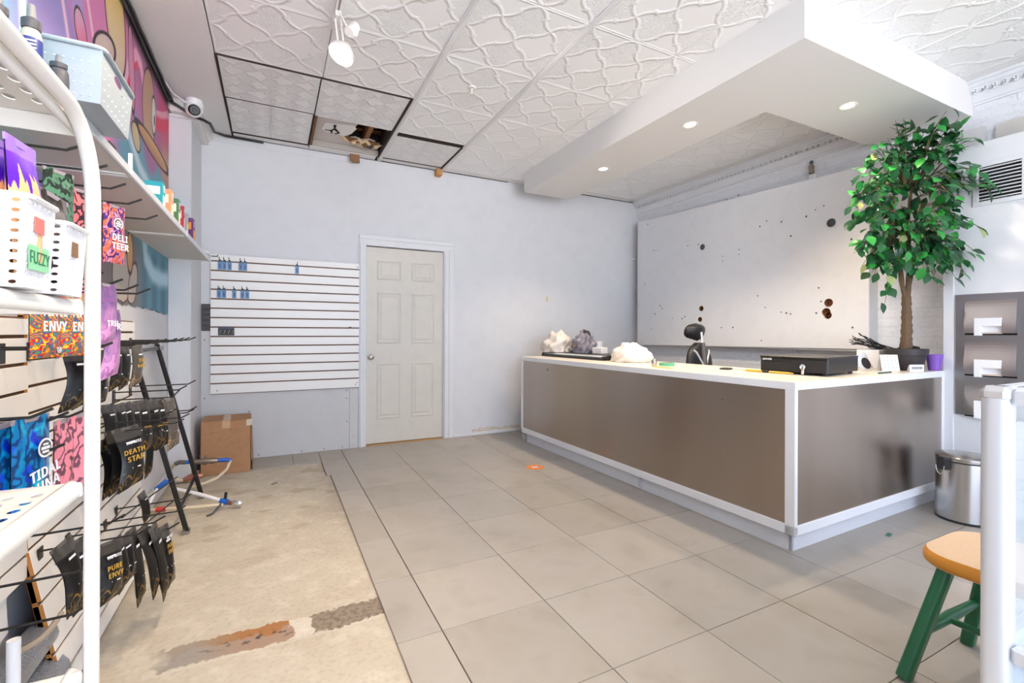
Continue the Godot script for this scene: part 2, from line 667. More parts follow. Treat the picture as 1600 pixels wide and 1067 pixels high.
# bare concrete: mottled slab with old adhesive, stains and the filled trench across it
func concrete_tex() -> ImageTexture:
	var w := 320
	var h := 1280
	var a := PackedByteArray()
	a.resize(w * h * 3)
	var n1 := noise(1.6, 51, 5)
	var n2 := noise(7.0, 52, 4)
	var n3 := noise(34.0, 53, 3)
	var n4 := noise(3.0, 54, 3)
	for j in h:
		var z := -4.5 + 5.1 * (j + 0.5) / h
		for i in w:
			var x := LEFT + 1.14 * (i + 0.5) / w
			var b1 := n1.get_noise_2d(x, z)
			var b2 := n2.get_noise_2d(x, z)
			var b3 := n3.get_noise_2d(x, z)
			var c := Color(0.75, 0.715, 0.65)
			c = c.lerp(Color(0.70, 0.655, 0.585), clampf(b1 * 1.4 + 0.25, 0, 1) * 0.55)
			c = c.lerp(Color(0.83, 0.80, 0.745), clampf(b2 * 1.6, 0, 1) * 0.5)
			c = c.darkened(clampf(b3, 0, 1) * 0.10)
			# grey wet-looking patch near the tile edge at the back
			var e := clampf(1.0 - (0.40 - x) / (0.20 + 0.22 * b1), 0, 1) * clampf((-2.4 - z) / 0.8, 0, 1)
			c = c.lerp(Color(0.60, 0.56, 0.51), e * clampf(0.75 + b2, 0, 1) * 0.75)
			# brownish blots mid way
			var bl := clampf((n4.get_noise_2d(x * 0.7 + 9, z) - 0.28) * 6.0, 0, 1) * clampf((-2.2 - z), 0, 1)
			c = c.lerp(Color(0.60, 0.53, 0.44), bl * 0.45)
			# pale plaster drips
			var pl := clampf((n2.get_noise_2d(x * 0.9 + 4, z * 1.1) - 0.36) * 9.0, 0, 1)
			c = c.lerp(Color(0.84, 0.82, 0.78), pl * 0.22)
			# filled trench running across
			var zc := -2.04 + 0.02 * b1
			var wob := 0.012 * b3 + 0.012 * b2
			if absf(z - zc) < 0.070 + wob and x > -0.40 - 0.2 * b2:
				if x < 0.07 + 0.05 * b2:
					var col := Color(0.62, 0.52, 0.45)
					if z < zc - 0.02 + 0.06 * b2:
						col = Color(0.62, 0.43, 0.26)
					col = col.lerp(Color(0.20, 0.18, 0.17), clampf((n2.get_noise_2d(x * 3, z * 5) - 0.25) * 8.0, 0, 1) * clampf(1 - absf(z - zc - 0.0) / 0.04, 0, 1))
					col = col.lerp(Color(0.58, 0.57, 0.55), clampf((-0.10 - x) * 6.0, 0, 1) * 0.8)
					c = col.lerp(c, clampf((-0.33 - x) * 12.0 + b2, 0, 1))
				elif x > 0.145 + 0.04 * b2:
					c = Color(0.55, 0.50, 0.44).darkened(clampf(0.3 * b3 + 0.05, 0, 0.3))
				else:
					c = c.lightened(0.25)
			elif absf(z - zc) < 0.085 and z > zc and x > -0.4:
				c = c.lightened(0.2 * clampf(b3 + 0.6, 0, 1))
			var k := (j * w + i) * 3
			a[k] = int(clampf(c.r, 0, 1) * 255)
			a[k + 1] = int(clampf(c.g, 0, 1) * 255)
			a[k + 2] = int(clampf(c.b, 0, 1) * 255)
	return ImageTexture.create_from_image(Image.create_from_data(w, h, false, Image.FORMAT_RGB8, a))


func right_wall(t: float) -> void:
	var w := struct("wall_right", MB.new().bx(RIGHT + 0.001, RIGHT + t, -0.16, 3.2, BACK - t, FRONT + t), M.mortar)
	var kinds := []
	for k in 4:
		var r := RandomNumberGenerator.new()
		r.seed = 100 + k
		var sx := 0.205 + r.randf_range(-0.004, 0.003)
		var mb := MB.new()
		mb.box(Vector3.ZERO, Vector3(0.02, 0.066 + r.randf_range(-0.003, 0.002), sx), 0.006 + 0.002 * k * 0.5)
		kinds.append(mb.mesh())
	var rows := int((2.80 - 0.02) / 0.075)
	for j in rows:
		var y := 0.04 + 0.075 * j
		var z := BACK + (0.0 if j % 2 == 0 else -0.107)
		while z < 0.2:
			var zc := z + 0.107
			z += 0.214
			if zc - 0.1 < BACK or zc > -0.2:
				continue
			# only where the wall is bare: round the board, behind the plant, above the lining
			var bare := (zc < -1.52 and y > 0.80 and y < 1.03) or (zc < -1.9 and y > 2.48) or (zc > -2.28 and zc < -1.5 and y > 0.80) or (zc >= -1.6 and y > 2.38)
			if not bare:
				continue
			obj("brick", kinds[(j * 5 + int(zc * 37)) % 4 if zc > 0 else absi(j * 5 + int(zc * 37)) % 4], M.brick, w, tf(RIGHT + 0.0085 + rng.randf_range(-0.0006, 0.0006), y, zc, rng.randf_range(-0.6, 0.6), 0, rng.randf_range(-0.6, 0.6)))
	# ornate moulding under the ceiling: a run of profile with small beads
	var prof := PackedVector2Array([Vector2(0, 0), Vector2(-0.018, 0.0), Vector2(-0.022, 0.012), Vector2(-0.012, 0.02), Vector2(-0.016, 0.045), Vector2(-0.03, 0.075), Vector2(-0.055, 0.1), Vector2(-0.062, 0.108), Vector2(-0.075, 0.112), Vector2(-0.075, 0.135), Vector2(-0.09, 0.14), Vector2(-0.09, 0.165), Vector2(0, 0.165)])
	var mb := MB.new().prism(prof, FRONT - BACK, tf(RIGHT, 2.76, BACK))
	struct("trim_1", mb, M.paint)
	var beads := MB.new(true)
	var zb := BACK + 0.05
	while zb < 0.0:
		beads.box(Vector3(RIGHT - 0.043, 2.848, zb), Vector3(0.022, 0.04, 0.034), 0.009, Transform3D.IDENTITY)
		zb += 0.05
	var bo := obj("moulding_beads", beads, M.paint, get_node("trim_1"))
	stuff(bo)
	# smooth white lining over the front half of the wall
	var lin := struct("wall_right_001", MB.new().bx(4.16, RIGHT + 0.01, 0, 2.42, -1.545, FRONT, 0.004), M.paint)
	obj("corner_trim", MB.new().bx(4.150, 4.17, 0, 2.42, -1.548, -1.49, 0.003), M.paint, lin)
	obj("face_rail", MB.new().bx(4.153, 4.17, 2.28, 2.425, -1.488, FRONT, 0.003), M.paint, lin)
	struct("baseboard_right", MB.new().bx(4.145, 4.16, 0, 0.09, -1.54, FRONT, 0.004), M.paint)
	for c in [[-1.52, -1.40, 2.43, 2.60, "small grey cover plate on the white brick above the lining, beside the plant top"], [-1.35, -1.02, 2.43, 2.585, "wide grey-beige cover plate on the white brick above the lining, at the frame edge"]]:
		var pl := rounded_rect(c[1] - c[0], c[3] - c[2], 0.015)
		tag(obj("cover_plate", MB.new().prism(pl, 0.012, Transform3D(Basis(Vector3(0, 0, -1), Vector3.UP, Vector3(1, 0, 0)), Vector3(RIGHT - 0.026, (c[2] + c[3]) / 2, (c[0] + c[1]) / 2))), M.greyboard if c[0] < -1.4 else mat(rgb(196, 192, 186), 0.6)), c[4], "plate")


func rounded_rect(w: float, h: float, r: float, n := 4) -> PackedVector2Array:
	var p := PackedVector2Array()
	for q in [[1, 1, 0], [-1, 1, 1], [-1, -1, 2], [1, -1, 3]]:
		for i in n + 1:
			var a: float = (q[2] + float(i) / n) * PI / 2
			p.append(Vector2(q[0] * (w / 2 - r) + cos(a) * r, q[1] * (h / 2 - r) + sin(a) * r))
	return p


func door() -> void:
	# six raised panels on a flush slab; the slab stands a little back in its frame
	var d := MeshInstance3D.new()
	var x0 := 0.825
	var x1 := 1.645
	var y0 := 0.014
	var y1 := 2.033
	var zf := BACK - 0.022
	var mb := MB.new().bx(x0, x1, y0, y1, zf - 0.04, zf, 0.002)
	d = struct("door_1", mb, M.door)
	for p in [[0.11, 0.36, 1.70, 1.90], [0.47, 0.72, 1.70, 1.90], [0.11, 0.36, 1.04, 1.57], [0.47, 0.72, 1.04, 1.57], [0.11, 0.36, 0.26, 0.84], [0.47, 0.72, 0.26, 0.84]]:
		var q := MB.new()
		var a := Vector2(x0 + p[0], p[2])
		var b := Vector2(x0 + p[1], p[3])
		# groove ring, slope, raised field
		var steps := [[0.0, 0.0005], [0.012, 0.006], [0.024, 0.0012], [0.034, 0.001], [0.05, 0.006]]
		for k in steps.size() - 1:
			var i0: float = steps[k][0]
			var i1: float = steps[k + 1][0]
			var z0: float = zf + steps[k][1]
			var z1: float = zf + steps[k + 1][1]
			var o := [Vector3(a.x + i0, a.y + i0, z0), Vector3(b.x - i0, a.y + i0, z0), Vector3(b.x - i0, b.y - i0, z0), Vector3(a.x + i0, b.y - i0, z0)]
			var n := [Vector3(a.x + i1, a.y + i1, z1), Vector3(b.x - i1, a.y + i1, z1), Vector3(b.x - i1, b.y - i1, z1), Vector3(a.x + i1, b.y - i1, z1)]
			for m in 4:  # keeps the front edge white beside the warm-tinted top
				q.quad(o[m], o[(m + 1) % 4], n[(m + 1) % 4], n[m])
		var e := 0.05
		var zz := zf + 0.006
		q.quad(Vector3(a.x + e, a.y + e, zz), Vector3(b.x - e, a.y + e, zz), Vector3(b.x - e, b.y - e, zz), Vector3(a.x + e, b.y - e, zz))
		obj("door_panel", q, M.door, d)
	var kn := obj("door_knob", MB.new().lathe([Vector2(0.033, 0), Vector2(0.033, 0.006), Vector2(0.02, 0.010), Vector2(0.011, 0.014), Vector2(0.011, 0.034), Vector2(0.022, 0.040), Vector2(0.028, 0.050), Vector2(0.026, 0.060), Vector2(0.016, 0.066), Vector2(0.0, 0.067)], 24, tf(0.873, 0.905, zf, 0, 90)), M.nickel, d)
	tag_label(kn, "round satin metal door knob")
	obj("key_slot", MB.new().bx(0.871, 0.875, 0.898, 0.912, zf + 0.066, zf + 0.0685), M.dark_gap, kn)
	# casing
	var c := MB.new()
	c.bx(0.752, 0.818, 0, 2.045, BACK - 0.03, BACK + 0.018, 0.004)
	c.bx(0.762, 0.790, 0, 2.06, BACK + 0.01, BACK + 0.026, 0.004)
	c.bx(1.652, 1.765, 0, 2.045, BACK - 0.03, BACK + 0.018, 0.004)
	c.bx(1.70, 1.755, 0, 2.06, BACK + 0.01, BACK + 0.026, 0.004)
	c.bx(0.752, 1.765, 2.04, 2.14, BACK - 0.03, BACK + 0.018, 0.004)
	c.bx(0.752, 1.765, 2.10, 2.145, BACK + 0.01, BACK + 0.028, 0.004)
	c.bx(0.812, 0.826, 0, 2.045, BACK - 0.10, BACK + 0.004, 0.002)
	c.bx(1.644, 1.66, 0, 2.045, BACK - 0.10, BACK + 0.004, 0.002)
	struct("trim_2", c, M.paint)
	struct("trim_3", MB.new().bx(0.815, 1.655, -0.012, 0.008, BACK - 0.15, BACK - 0.005, 0.003), mat(rgb(186, 140, 84), 0.6))


# ------------------------------------------------------------------ ceiling
# stamped pattern: diagonal lattice of wavy double ribs with knobs, alternate fields stippled
func stamp_tex() -> ImageTexture:
	var n := 512
	var a := PackedByteArray()
	a.resize(n * n)
	var f := noise(0.11, 61, 2)
	var soft := noise(0.01, 62, 2)
	for j in n:
		for i in n:
			var u := float(i) / n
			var v := float(j) / n
			# two families of ribs, diagonal, bowed in between the crossings
			var p := (u + v) * 2.0
			var q := (u - v) * 2.0
			var best := 1.0
			var h := 0.40
			for k in 2:
				var s := p if k == 0 else q
				var t := q if k == 0 else p
				var bow := 0.055 * sin(TAU * t) * (1.0 if int(floor(s + 0.5)) % 2 == 0 else -1.0)
				var d := absf(s + bow - round(s + bow))
				best = minf(best, d)
				# knob half way along each rib
				var m := absf(t - floor(t) - 0.5)
				best = minf(best, maxf(0.0, sqrt(d * d * 0.6 + m * m) - 0.028))
			var rib := clampf(1.0 - best / 0.085, 0, 1)
			rib = rib * rib * (3 - 2 * rib)
			var cell := int(floor(p)) + int(floor(q))
			if cell % 2 != 0 and best > 0.07:
				h += 0.22 * f.get_noise_2d(i, j)
			h += rib * 0.45 + 0.04 * soft.get_noise_2d(i, j)
			# shallow border of the panel
			var e := minf(minf(u, 1 - u), minf(v, 1 - v))
			if e < 0.02:
				h = lerpf(0.75, h, e / 0.02)
			a[j * n + i] = int(clampf(h, 0, 1) * 255)
	return ImageTexture.create_from_image(Image.create_from_data(n, n, false, Image.FORMAT_L8, a))


func panel_mesh(w: float, d: float, drop: float, uv := Rect2(0, 0, 1, 1), bev := 0.004) -> ArrayMesh:
	var m := MB.new()
	var x := w / 2
	var z := d / 2
	var a := [Vector3(-x + bev, -drop, -z + bev), Vector3(x - bev, -drop, -z + bev), Vector3(x - bev, -drop, z - bev), Vector3(-x + bev, -drop, z - bev)]
	var b := [Vector3(-x, -drop + bev, -z), Vector3(x, -drop + bev, -z), Vector3(x, -drop + bev, z), Vector3(-x, -drop + bev, z)]
	var c := [Vector3(-x, 0.01, -z), Vector3(x, 0.01, -z), Vector3(x, 0.01, z), Vector3(-x, 0.01, z)]
	var e := uv.end
	m.quad(a[0], a[1], a[2], a[3], uv.position, Vector2(e.x, uv.position.y), e, Vector2(uv.position.x, e.y))
	for k in 4:
		var l := (k + 1) % 4
		m.quad(b[k], b[l], a[l], a[k], uv.position, uv.position, uv.position, uv.position)
		m.quad(c[k], c[l], b[l], b[k], uv.position, uv.position, uv.position, uv.position)
	return m.mesh()


func ceiling() -> void:
	var st := stamp_tex()
	var cm := bump(mat(rgb(242, 241, 240), 0.5), st, 1.2)
	var cm2 := bump(mat(rgb(238, 236, 235), 0.5), st, 1.3)
	cm2.uv1_scale = Vector3(2, 2, 2)
	# slab, open above the missing panel
	var s := MB.new()
	var hx0 := 0.285
	var hx1 := 0.918
	var hz0 := -4.79
	var hz1 := -4.14
	var y0 := CEIL + 0.016
	var y1 := 3.2
	s.bx(LEFT - 0.15, hx0, y0, y1, BACK - 0.15, FRONT + 0.15)
	s.bx(hx1, RIGHT + 0.15, y0, y1, BACK - 0.15, FRONT + 0.15)
	s.bx(hx0, hx1, y0, y1, BACK - 0.15, hz0)
	s.bx(hx0, hx1, y0, y1, hz1, FRONT + 0.15)
	s.bx(hx0 - 0.05, hx1 + 0.05, y1 - 0.005, y1 + 0.06, hz0 - 0.05, hz1 + 0.05)
	var c := struct("ceiling", s, M.dark_gap)
	var full := {}
	var xs := [[-0.343, 0.289], [0.293, 0.930], [0.960, 1.596], [1.626, 2.262], [2.266, 2.905], [2.909, 3.548], [3.552, 4.19]]
	var rows := []
	for k in 12:
		rows.append([-4.785 + 0.6515 * k, -4.785 + 0.6515 * (k + 1) - 0.004])
	for i in xs.size():
		for j in rows.size():
			var x0: float = xs[i][0]
			var x1: float = xs[i][1]
			if i < 2 and j < 2 or i == 2 and j == 0:
				continue
			if rows[j][1] > FRONT:
				continue
			var key := "%.3f" % (x1 - x0)
			if not full.has(key):
				full[key] = panel_mesh(x1 - x0, 0.6475, 0.0)
			obj("ceiling_panel", full[key], cm, c, tf((x0 + x1) / 2, CEIL, (rows[j][0] + rows[j][1]) / 2))
	# the newer, finer panels of the corner hang loose with dark joints
	for p in [[-0.335, 0.277, -4.085, -3.50, 0.0], [0.287, 0.908, -4.125, -3.505, 0.004], [-0.335, 0.27, -4.775, -4.10, 0.002], [0.968, 1.575, -4.785, -4.20, 0.002]]:
		obj("loose_panel", panel_mesh(p[1] - p[0], p[3] - p[2], 0.004, Rect2(0, 0, 1, 1), 0.002), cm2, c, tf((p[0] + p[1]) / 2, CEIL + p[4], (p[2] + p[3]) / 2, 0.3, 0, 0))
	obj("edge_board", MB.new().bx(-0.335, 0.90, CEIL - 0.004, CEIL + 0.016, BACK, -4.80, 0.002), M.ceil_plain, c)
	obj("edge_board", MB.new().bx(0.965, RIGHT, CEIL - 0.002, CEIL + 0.016, BACK + 0.012, -4.80, 0.002), M.ceil_plain, c)
	obj("plain_strip", MB.new().bx(LEFT, -0.349, CEIL - 0.002, CEIL + 0.016, BACK, FRONT, 0.002), M.ceil_plain, c)
	obj("plain_strip", MB.new().bx(4.196, RIGHT, CEIL - 0.002, CEIL + 0.016, BACK, FRONT, 0.002), M.ceil_plain, c)
	# dark strips, put in for the shade of open joints, round the loose panels and along the back wall
	for q in [[-0.343, 0.925, -3.497, -3.486], [-0.349, -0.340, -4.86, -3.49], [-0.335, 0.28, -4.097, -4.090], [0.911, 0.928, -4.80, -3.49], [0.279, 0.285, -4.86, -4.12], [0.962, 1.592, -4.196, -4.188], [1.579, 1.592, -4.86, -4.20], [-0.34, 0.28, -4.803, -4.796], [0.965, 1.58, -4.803, -4.796], [-0.35, 2.42, BACK, BACK + 0.010], [3.06, RIGHT, BACK, BACK + 0.016]]:
		obj("dark_joint", MB.new().bx(q[0], q[1], CEIL - 0.0045 - (0.002 if q[2] < -4.85 else 0.0), CEIL + 0.014, q[2], q[3]), M.dark_gap, c)
	# battens over the long joints
	for x in [0.945, 1.611]:
		var b := MB.new()
		b.bx(x - 0.017, x + 0.017, CEIL - 0.012, CEIL + 0.016, BACK + 0.01, FRONT, 0.004)
		b.bx(x - 0.009, x + 0.009, CEIL - 0.017, CEIL - 0.010, BACK + 0.01, FRONT, 0.003)
		obj("batten", b, M.ceil_plain, c)
	# water-damaged hole: board set back behind the missing panel, torn open on the right
	var hy := CEIL + 0.055
	var bt := MB.new()
	var outline := PackedVector2Array([Vector2(hx0, hz0), Vector2(hx0 + 0.60, hz0), Vector2(hx0 + 0.60, hz0 + 0.13), Vector2(hx0 + 0.56, hz0 + 0.22), Vector2(hx0 + 0.50, hz0 + 0.245), Vector2(hx0 + 0.44, hz0 + 0.20), Vector2(hx0 + 0.38, hz0 + 0.235), Vector2(hx0 + 0.33, hz0 + 0.20), Vector2(hx0 + 0.29, hz0 + 0.31), Vector2(hx0 + 0.33, hz0 + 0.40), Vector2(hx0 + 0.355, hz0 + 0.52), Vector2(hx0 + 0.37, hz1), Vector2(hx0, hz1)])
	var pv := PackedVector2Array()
	for p in outline:
		pv.append(Vector2(p.x, p.y))
	var flat := Transform3D(Basis(Vector3(1, 0, 0), Vector3(0, 0, 1), Vector3(0, -1, 0)), Vector3(0, hy + 0.012, 0))
	bt.prism(pv, 0.012, flat)
	obj("broken_board", bt, mat(rgb(205, 196, 190), 0.85), c)
	# paint peeled from the board: pale patch with a dark crack
	var peel := PackedVector2Array()
	for p in [[0.08, 0.30], [0.14, 0.24], [0.21, 0.27], [0.27, 0.22], [0.33, 0.30], [0.36, 0.44], [0.33, 0.50], [0.20, 0.47], [0.10, 0.45]]:
		peel.append(Vector2(hx0 + p[0], hz0 + p[1]))
	obj("peeled_paint", MB.new().prism(peel, 0.003, flat.translated(Vector3(0, -0.013, 0))), mat(rgb(232, 228, 224), 0.7), c)
	for cr in [[[0.18, 0.44], [0.185, 0.36], [0.16, 0.31], [0.11, 0.30]], [[0.185, 0.36], [0.23, 0.29], [0.20, 0.25]], [[0.16, 0.31], [0.17, 0.26]]]:
		var pts := []
		for p in cr:
			pts.append(Vector3(hx0 + p[0], hy - 0.006, hz0 + p[1]))
		obj("crack", MB.new().tube(pts, [0.012, 0.007, 0.004, 0.003].slice(0, pts.size()), 6), M.void, c)
	# strips of torn paper and lath hanging along the edge
	for q in 9:
		var bx := hx0 + 0.29 + 0.035 * q
		var bz := hz0 + 0.22 + 0.03 * sin(q * 2.1)
		var pts2 := [Vector3(bx - 0.03, hy + 0.004, bz - 0.02), Vector3(bx + 0.01, hy - 0.016 - 0.008 * (q % 3), bz - 0.03 + 0.01 * sin(q)), Vector3(bx + 0.06, hy - 0.005 - 0.006 * (q % 2), bz - 0.015)]
		obj("torn_paper", MB.new().tube(pts2, [0.012, 0.02, 0.008], 6), mat(rgb(214, 186, 146), 0.9) if q % 2 == 0 else M.hole_brown, c)
	for q in 6:
		var bx2 := hx0 + 0.42 + 0.035 * q
		obj("torn_paper", MB.new().tube([Vector3(bx2, hy + 0.0, hz1 - 0.03), Vector3(bx2 + 0.012, hy - 0.01, hz1 - 0.05 - 0.012 * (q % 3)), Vector3(bx2 + 0.03, hy + 0.01, hz1 - 0.075 - 0.02 * (q % 2))], [0.012, 0.014, 0.004], 6), mat(rgb(196, 160, 116), 0.9), c)
	obj("ragged_sheet", MB.new(true).grid(func(u, v): return Vector3(hx0 + 0.34 + 0.27 * u, hy - 0.004 - 0.035 * sin(PI * u) * v + 0.01 * sin(9 * u + 5 * v), hz0 + 0.02 + (0.16 + 0.05 * sin(7 * u)) * v), 10, 6), mat(rgb(206, 190, 170), 0.9), c)
	for zz in [hz0 + 0.10, hz0 + 0.30, hz0 + 0.50]:
		obj("lath", MB.new().bx(hx0, hx1, y0 + 0.16, y0 + 0.18, zz, zz + 0.05, 0.003), M.oldwood, c)
	obj("hole_edge", MB.new().bx(hx0 - 0.004, hx0 + 0.022, CEIL - 0.004, hy, hz0 + 0.01, hz1 - 0.01, 0.003), M.hole_brown, c)
	obj("hole_edge", MB.new().bx(hx0, hx1, CEIL, hy, hz0 - 0.006, hz0 + 0.012, 0.003), mat(rgb(182, 176, 170), 0.8), c)
	obj("joist", MB.new().bx(hx0 + 0.46, hx0 + 0.50, y0 + 0.05, y1, hz0, hz1), M.oldwood, c)
	# loose scraps at the wall
	var scrap := MB.new()
	scrap.box(Vector3(0.70, CEIL - 0.03, -4.83), Vector3(0.09, 0.085, 0.012), 0.003, Transform3D.IDENTITY)
	scrap.box(Vector3(0.71, CEIL - 0.075, -4.82), Vector3(0.07, 0.02, 0.03), 0.003, Transform3D.IDENTITY)
	tag(obj("torn_scrap", scrap, mat(rgb(150, 112, 84), 0.9)), "brown torn scrap of board hanging below the ceiling hole at the wall", "scrap")
	tag(obj("wood_block", MB.new().bx(1.535, 1.60, CEIL - 0.075, CEIL - 0.01, BACK, -4.81, 0.003), mat(rgb(196, 146, 92), 0.8)), "small raw wood block under the ceiling edge at the end of a batten", "block")
	# sprinkler, track and lamps
	var sp := thing("sprinkler_head", "small white sprinkler head on the ceiling between the two battens", "sprinkler", Vector3(1.257, CEIL, -3.13))
	obj("escutcheon", MB.new().lathe([Vector2(0, -0.012), Vector2(0.03, -0.010), Vector2(0.036, 0.0)], 20), M.white_metal, sp)
	obj("nozzle", MB.new().lathe([Vector2(0, -0.055), Vector2(0.018, -0.053), Vector2(0.018, -0.048), Vector2(0.006, -0.044), Vector2(0.010, -0.01)], 16), M.white_metal, sp)
	track_lights()
	soffit()


func track_lights() -> void:
	var t := thing("light_track", "white ceiling light track running towards the shop front", "track", Vector3(0.30, CEIL, 0))
	var r := MB.new().bx(-0.017, 0.017, -0.028, -0.001, -2.80, 2.0, 0.002)
	obj("rail", r, M.white_metal, t)
	obj("slot", MB.new().bx(-0.005, 0.005, -0.0288, -0.027, -2.78, 2.0), mat(rgb(130, 134, 140), 0.4), t)
	obj("end_cap", MB.new().bx(-0.022, 0.022, -0.05, -0.001, -2.83, -2.74, 0.004), M.white_metal, t)
	var heads := [[-2.72, Vector3(-0.42, -0.88, 0.24), "round white spotlight at the end of the ceiling track, lit face towards the left wall", 1.0], [-1.25, Vector3(-0.45, -0.85, -0.25), "white track spotlight above the camera's left, second along the track", 1.0], [0.15, Vector3(-0.35, -0.75, -0.55), "white track spotlight behind the camera, third along the track", 1.0], [1.3, Vector3(0.4, -0.85, -0.35), "white track spotlight nearest the shop window", 0.8]]
	for h in heads:
		var o := thing("track_spotlight", h[2], "lamp", Vector3(0.30, CEIL - 0.028, h[0]), 0, "spotlights on the ceiling track")
		var d: Vector3 = h[1].normalized()
		var face := Vector3(0.02, -0.20, -0.02)
		obj("adapter", MB.new().box(Vector3(0, -0.012, 0), Vector3(0.032, 0.03, 0.10), 0.004), M.white_metal, o)
		for sx in [-0.014, 0.016]:
			obj("arm", MB.new().bar(Vector3(sx, -0.02, 0.01), Vector3(sx + 0.02, -0.15, -0.01), 0.012, 0.006, 0.002), M.white_metal, o)
		var x := d.cross(Vector3.UP).normalized()
		var b := Transform3D(Basis(x, -d, x.cross(-d)), face)
		obj("head", MB.new().lathe([Vector2(0.068, 0.0), Vector2(0.072, 0.004), Vector2(0.072, 0.018), Vector2(0.060, 0.034), Vector2(0.045, 0.06), Vector2(0.03, 0.075), Vector2(0, 0.078)], 28, b), M.white_metal, o)
		obj("lamp_face", MB.new().lathe([Vector2(0, -0.001), Vector2(0.062, -0.001), Vector2(0.068, 0.002)], 28, b), M.glow, o)
		spot(o, face + d * 0.02, d, TRACK_ENERGY * h[3], 46.0, Color(1.0, 0.90, 0.77), 0.06)
	var o2 := thing("track_spotlight", "small white cylinder spotlight turned away, beside the lit one on the track", "lamp", Vector3(0.30, CEIL - 0.028, -2.66), 0, "spotlights on the ceiling track")
	obj("head", MB.new().lathe([Vector2(0.0, 0), Vector2(0.026, 0.002), Vector2(0.028, 0.01), Vector2(0.028, 0.085), Vector2(0.02, 0.09), Vector2(0, 0.09)], 20, Transform3D(Basis.from_euler(Vector3(-0.5, 0, -0.45)), Vector3(0.055, -0.10, -0.02))), M.white_metal, o2)
	obj("arm", MB.new().bar(Vector3(0, -0.01, 0), Vector3(0.06, -0.10, -0.02), 0.01, 0.006, 0.001), M.white_metal, o2)
	var side := Vector3(1.0, -0.36, 0.15).normalized()  # glowing face and beam of this head are added to brighten the soffit
	var sx := side.cross(Vector3.UP).normalized()
	obj("lamp_face", MB.new().lathe([Vector2(0, -0.001), Vector2(0.022, -0.001), Vector2(0.026, 0.002)], 20, Transform3D(Basis(sx, -side, sx.cross(-side)), Vector3(0.10, -0.085, -0.015))), M.glow, o2)
	spot(o2, Vector3(0.115, -0.09, -0.012), side, 1.2, 30.0, Color(1.0, 0.96, 0.92), 0.05)


func soffit() -> void:
	# L-shaped dropped bulkhead with a chamfered lower edge on its inner side and end
	var yb := 2.69
	var ch := 0.035
	var poly := PackedVector2Array([Vector2(2.44, -1.475), Vector2(2.44, -4.53), Vector2(3.055, -4.53), Vector2(3.055, -2.125), Vector2(RIGHT - 0.0, -2.125), Vector2(RIGHT, -1.475)])
	var inn := PackedVector2Array([Vector2(2.44, -1.475), Vector2(2.44, -4.53 + ch), Vector2(3.055 - ch, -4.53 + ch), Vector2(3.055 - ch, -2.125 + ch), Vector2(RIGHT, -2.125 + ch), Vector2(RIGHT, -1.475)])
	var m := MB.new()
	var ix := Geometry2D.triangulate_polygon(inn)
	for i in range(0, ix.size(), 3):
		var a := inn[ix[i]]
		var b := inn[ix[i + 1]]
		var c := inn[ix[i + 2]]
		if (b - a).cross(c - a) < 0:
			var s := b
			b = c
			c = s
		m.tri(Vector3(a.x, yb, a.y), Vector3(b.x, yb, b.y), Vector3(c.x, yb, c.y))
	for k in 6:
		var l := (k + 1) % 6
		# from below the outline runs clockwise seen from above
		m.quad(Vector3(inn[l].x, yb, inn[l].y), Vector3(inn[k].x, yb, inn[k].y), Vector3(poly[k].x, yb + ch, poly[k].y), Vector3(poly[l].x, yb + ch, poly[l].y))
		m.quad(Vector3(poly[l].x, yb + ch, poly[l].y), Vector3(poly[k].x, yb + ch, poly[k].y), Vector3(poly[k].x, CEIL + 0.016, poly[k].y), Vector3(poly[l].x, CEIL + 0.016, poly[l].y))
	struct("ceiling_soffit", m, M.soffit)
	var names := ["recessed downlight in the soffit, farthest, towards the back wall", "recessed downlight in the soffit, middle one over the long counter", "recessed downlight in the soffit, nearest the plant"]
	var n := 0
	for p in [Vector3(2.728, yb, -3.51), Vector3(2.715, yb, -2.475), Vector3(3.43, yb, -1.785)]:
		var d := thing("recessed_downlight", names[n], "lamp", p, 0, "downlights in the soffit")
		obj("trim_ring", MB.new().lathe([Vector2(0.040, -0.002), Vector2(0.050, -0.006), Vector2(0.056, -0.003), Vector2(0.057, 0.001)], 32), M.white_metal, d)
		obj("lamp_lens", MB.new().lathe([Vector2(0, -0.004), Vector2(0.036, -0.004), Vector2(0.041, -0.002)], 28), M.glow, d)
		spot(d, Vector3(0, -0.02, 0), Vector3.DOWN, DOWN_ENERGY, 62.0, Color(1.0, 0.91, 0.78), 0.04)
		n += 1


# ------------------------------------------------------------------ left wall: mural, shelves, slat panels, stock
func sd_seg(p: Vector2, a: Vector2, b: Vector2) -> float:
	var t := clampf((p - a).dot(b - a) / (b - a).length_squared(), 0, 1)
	return p.distance_to(a + (b - a) * t)


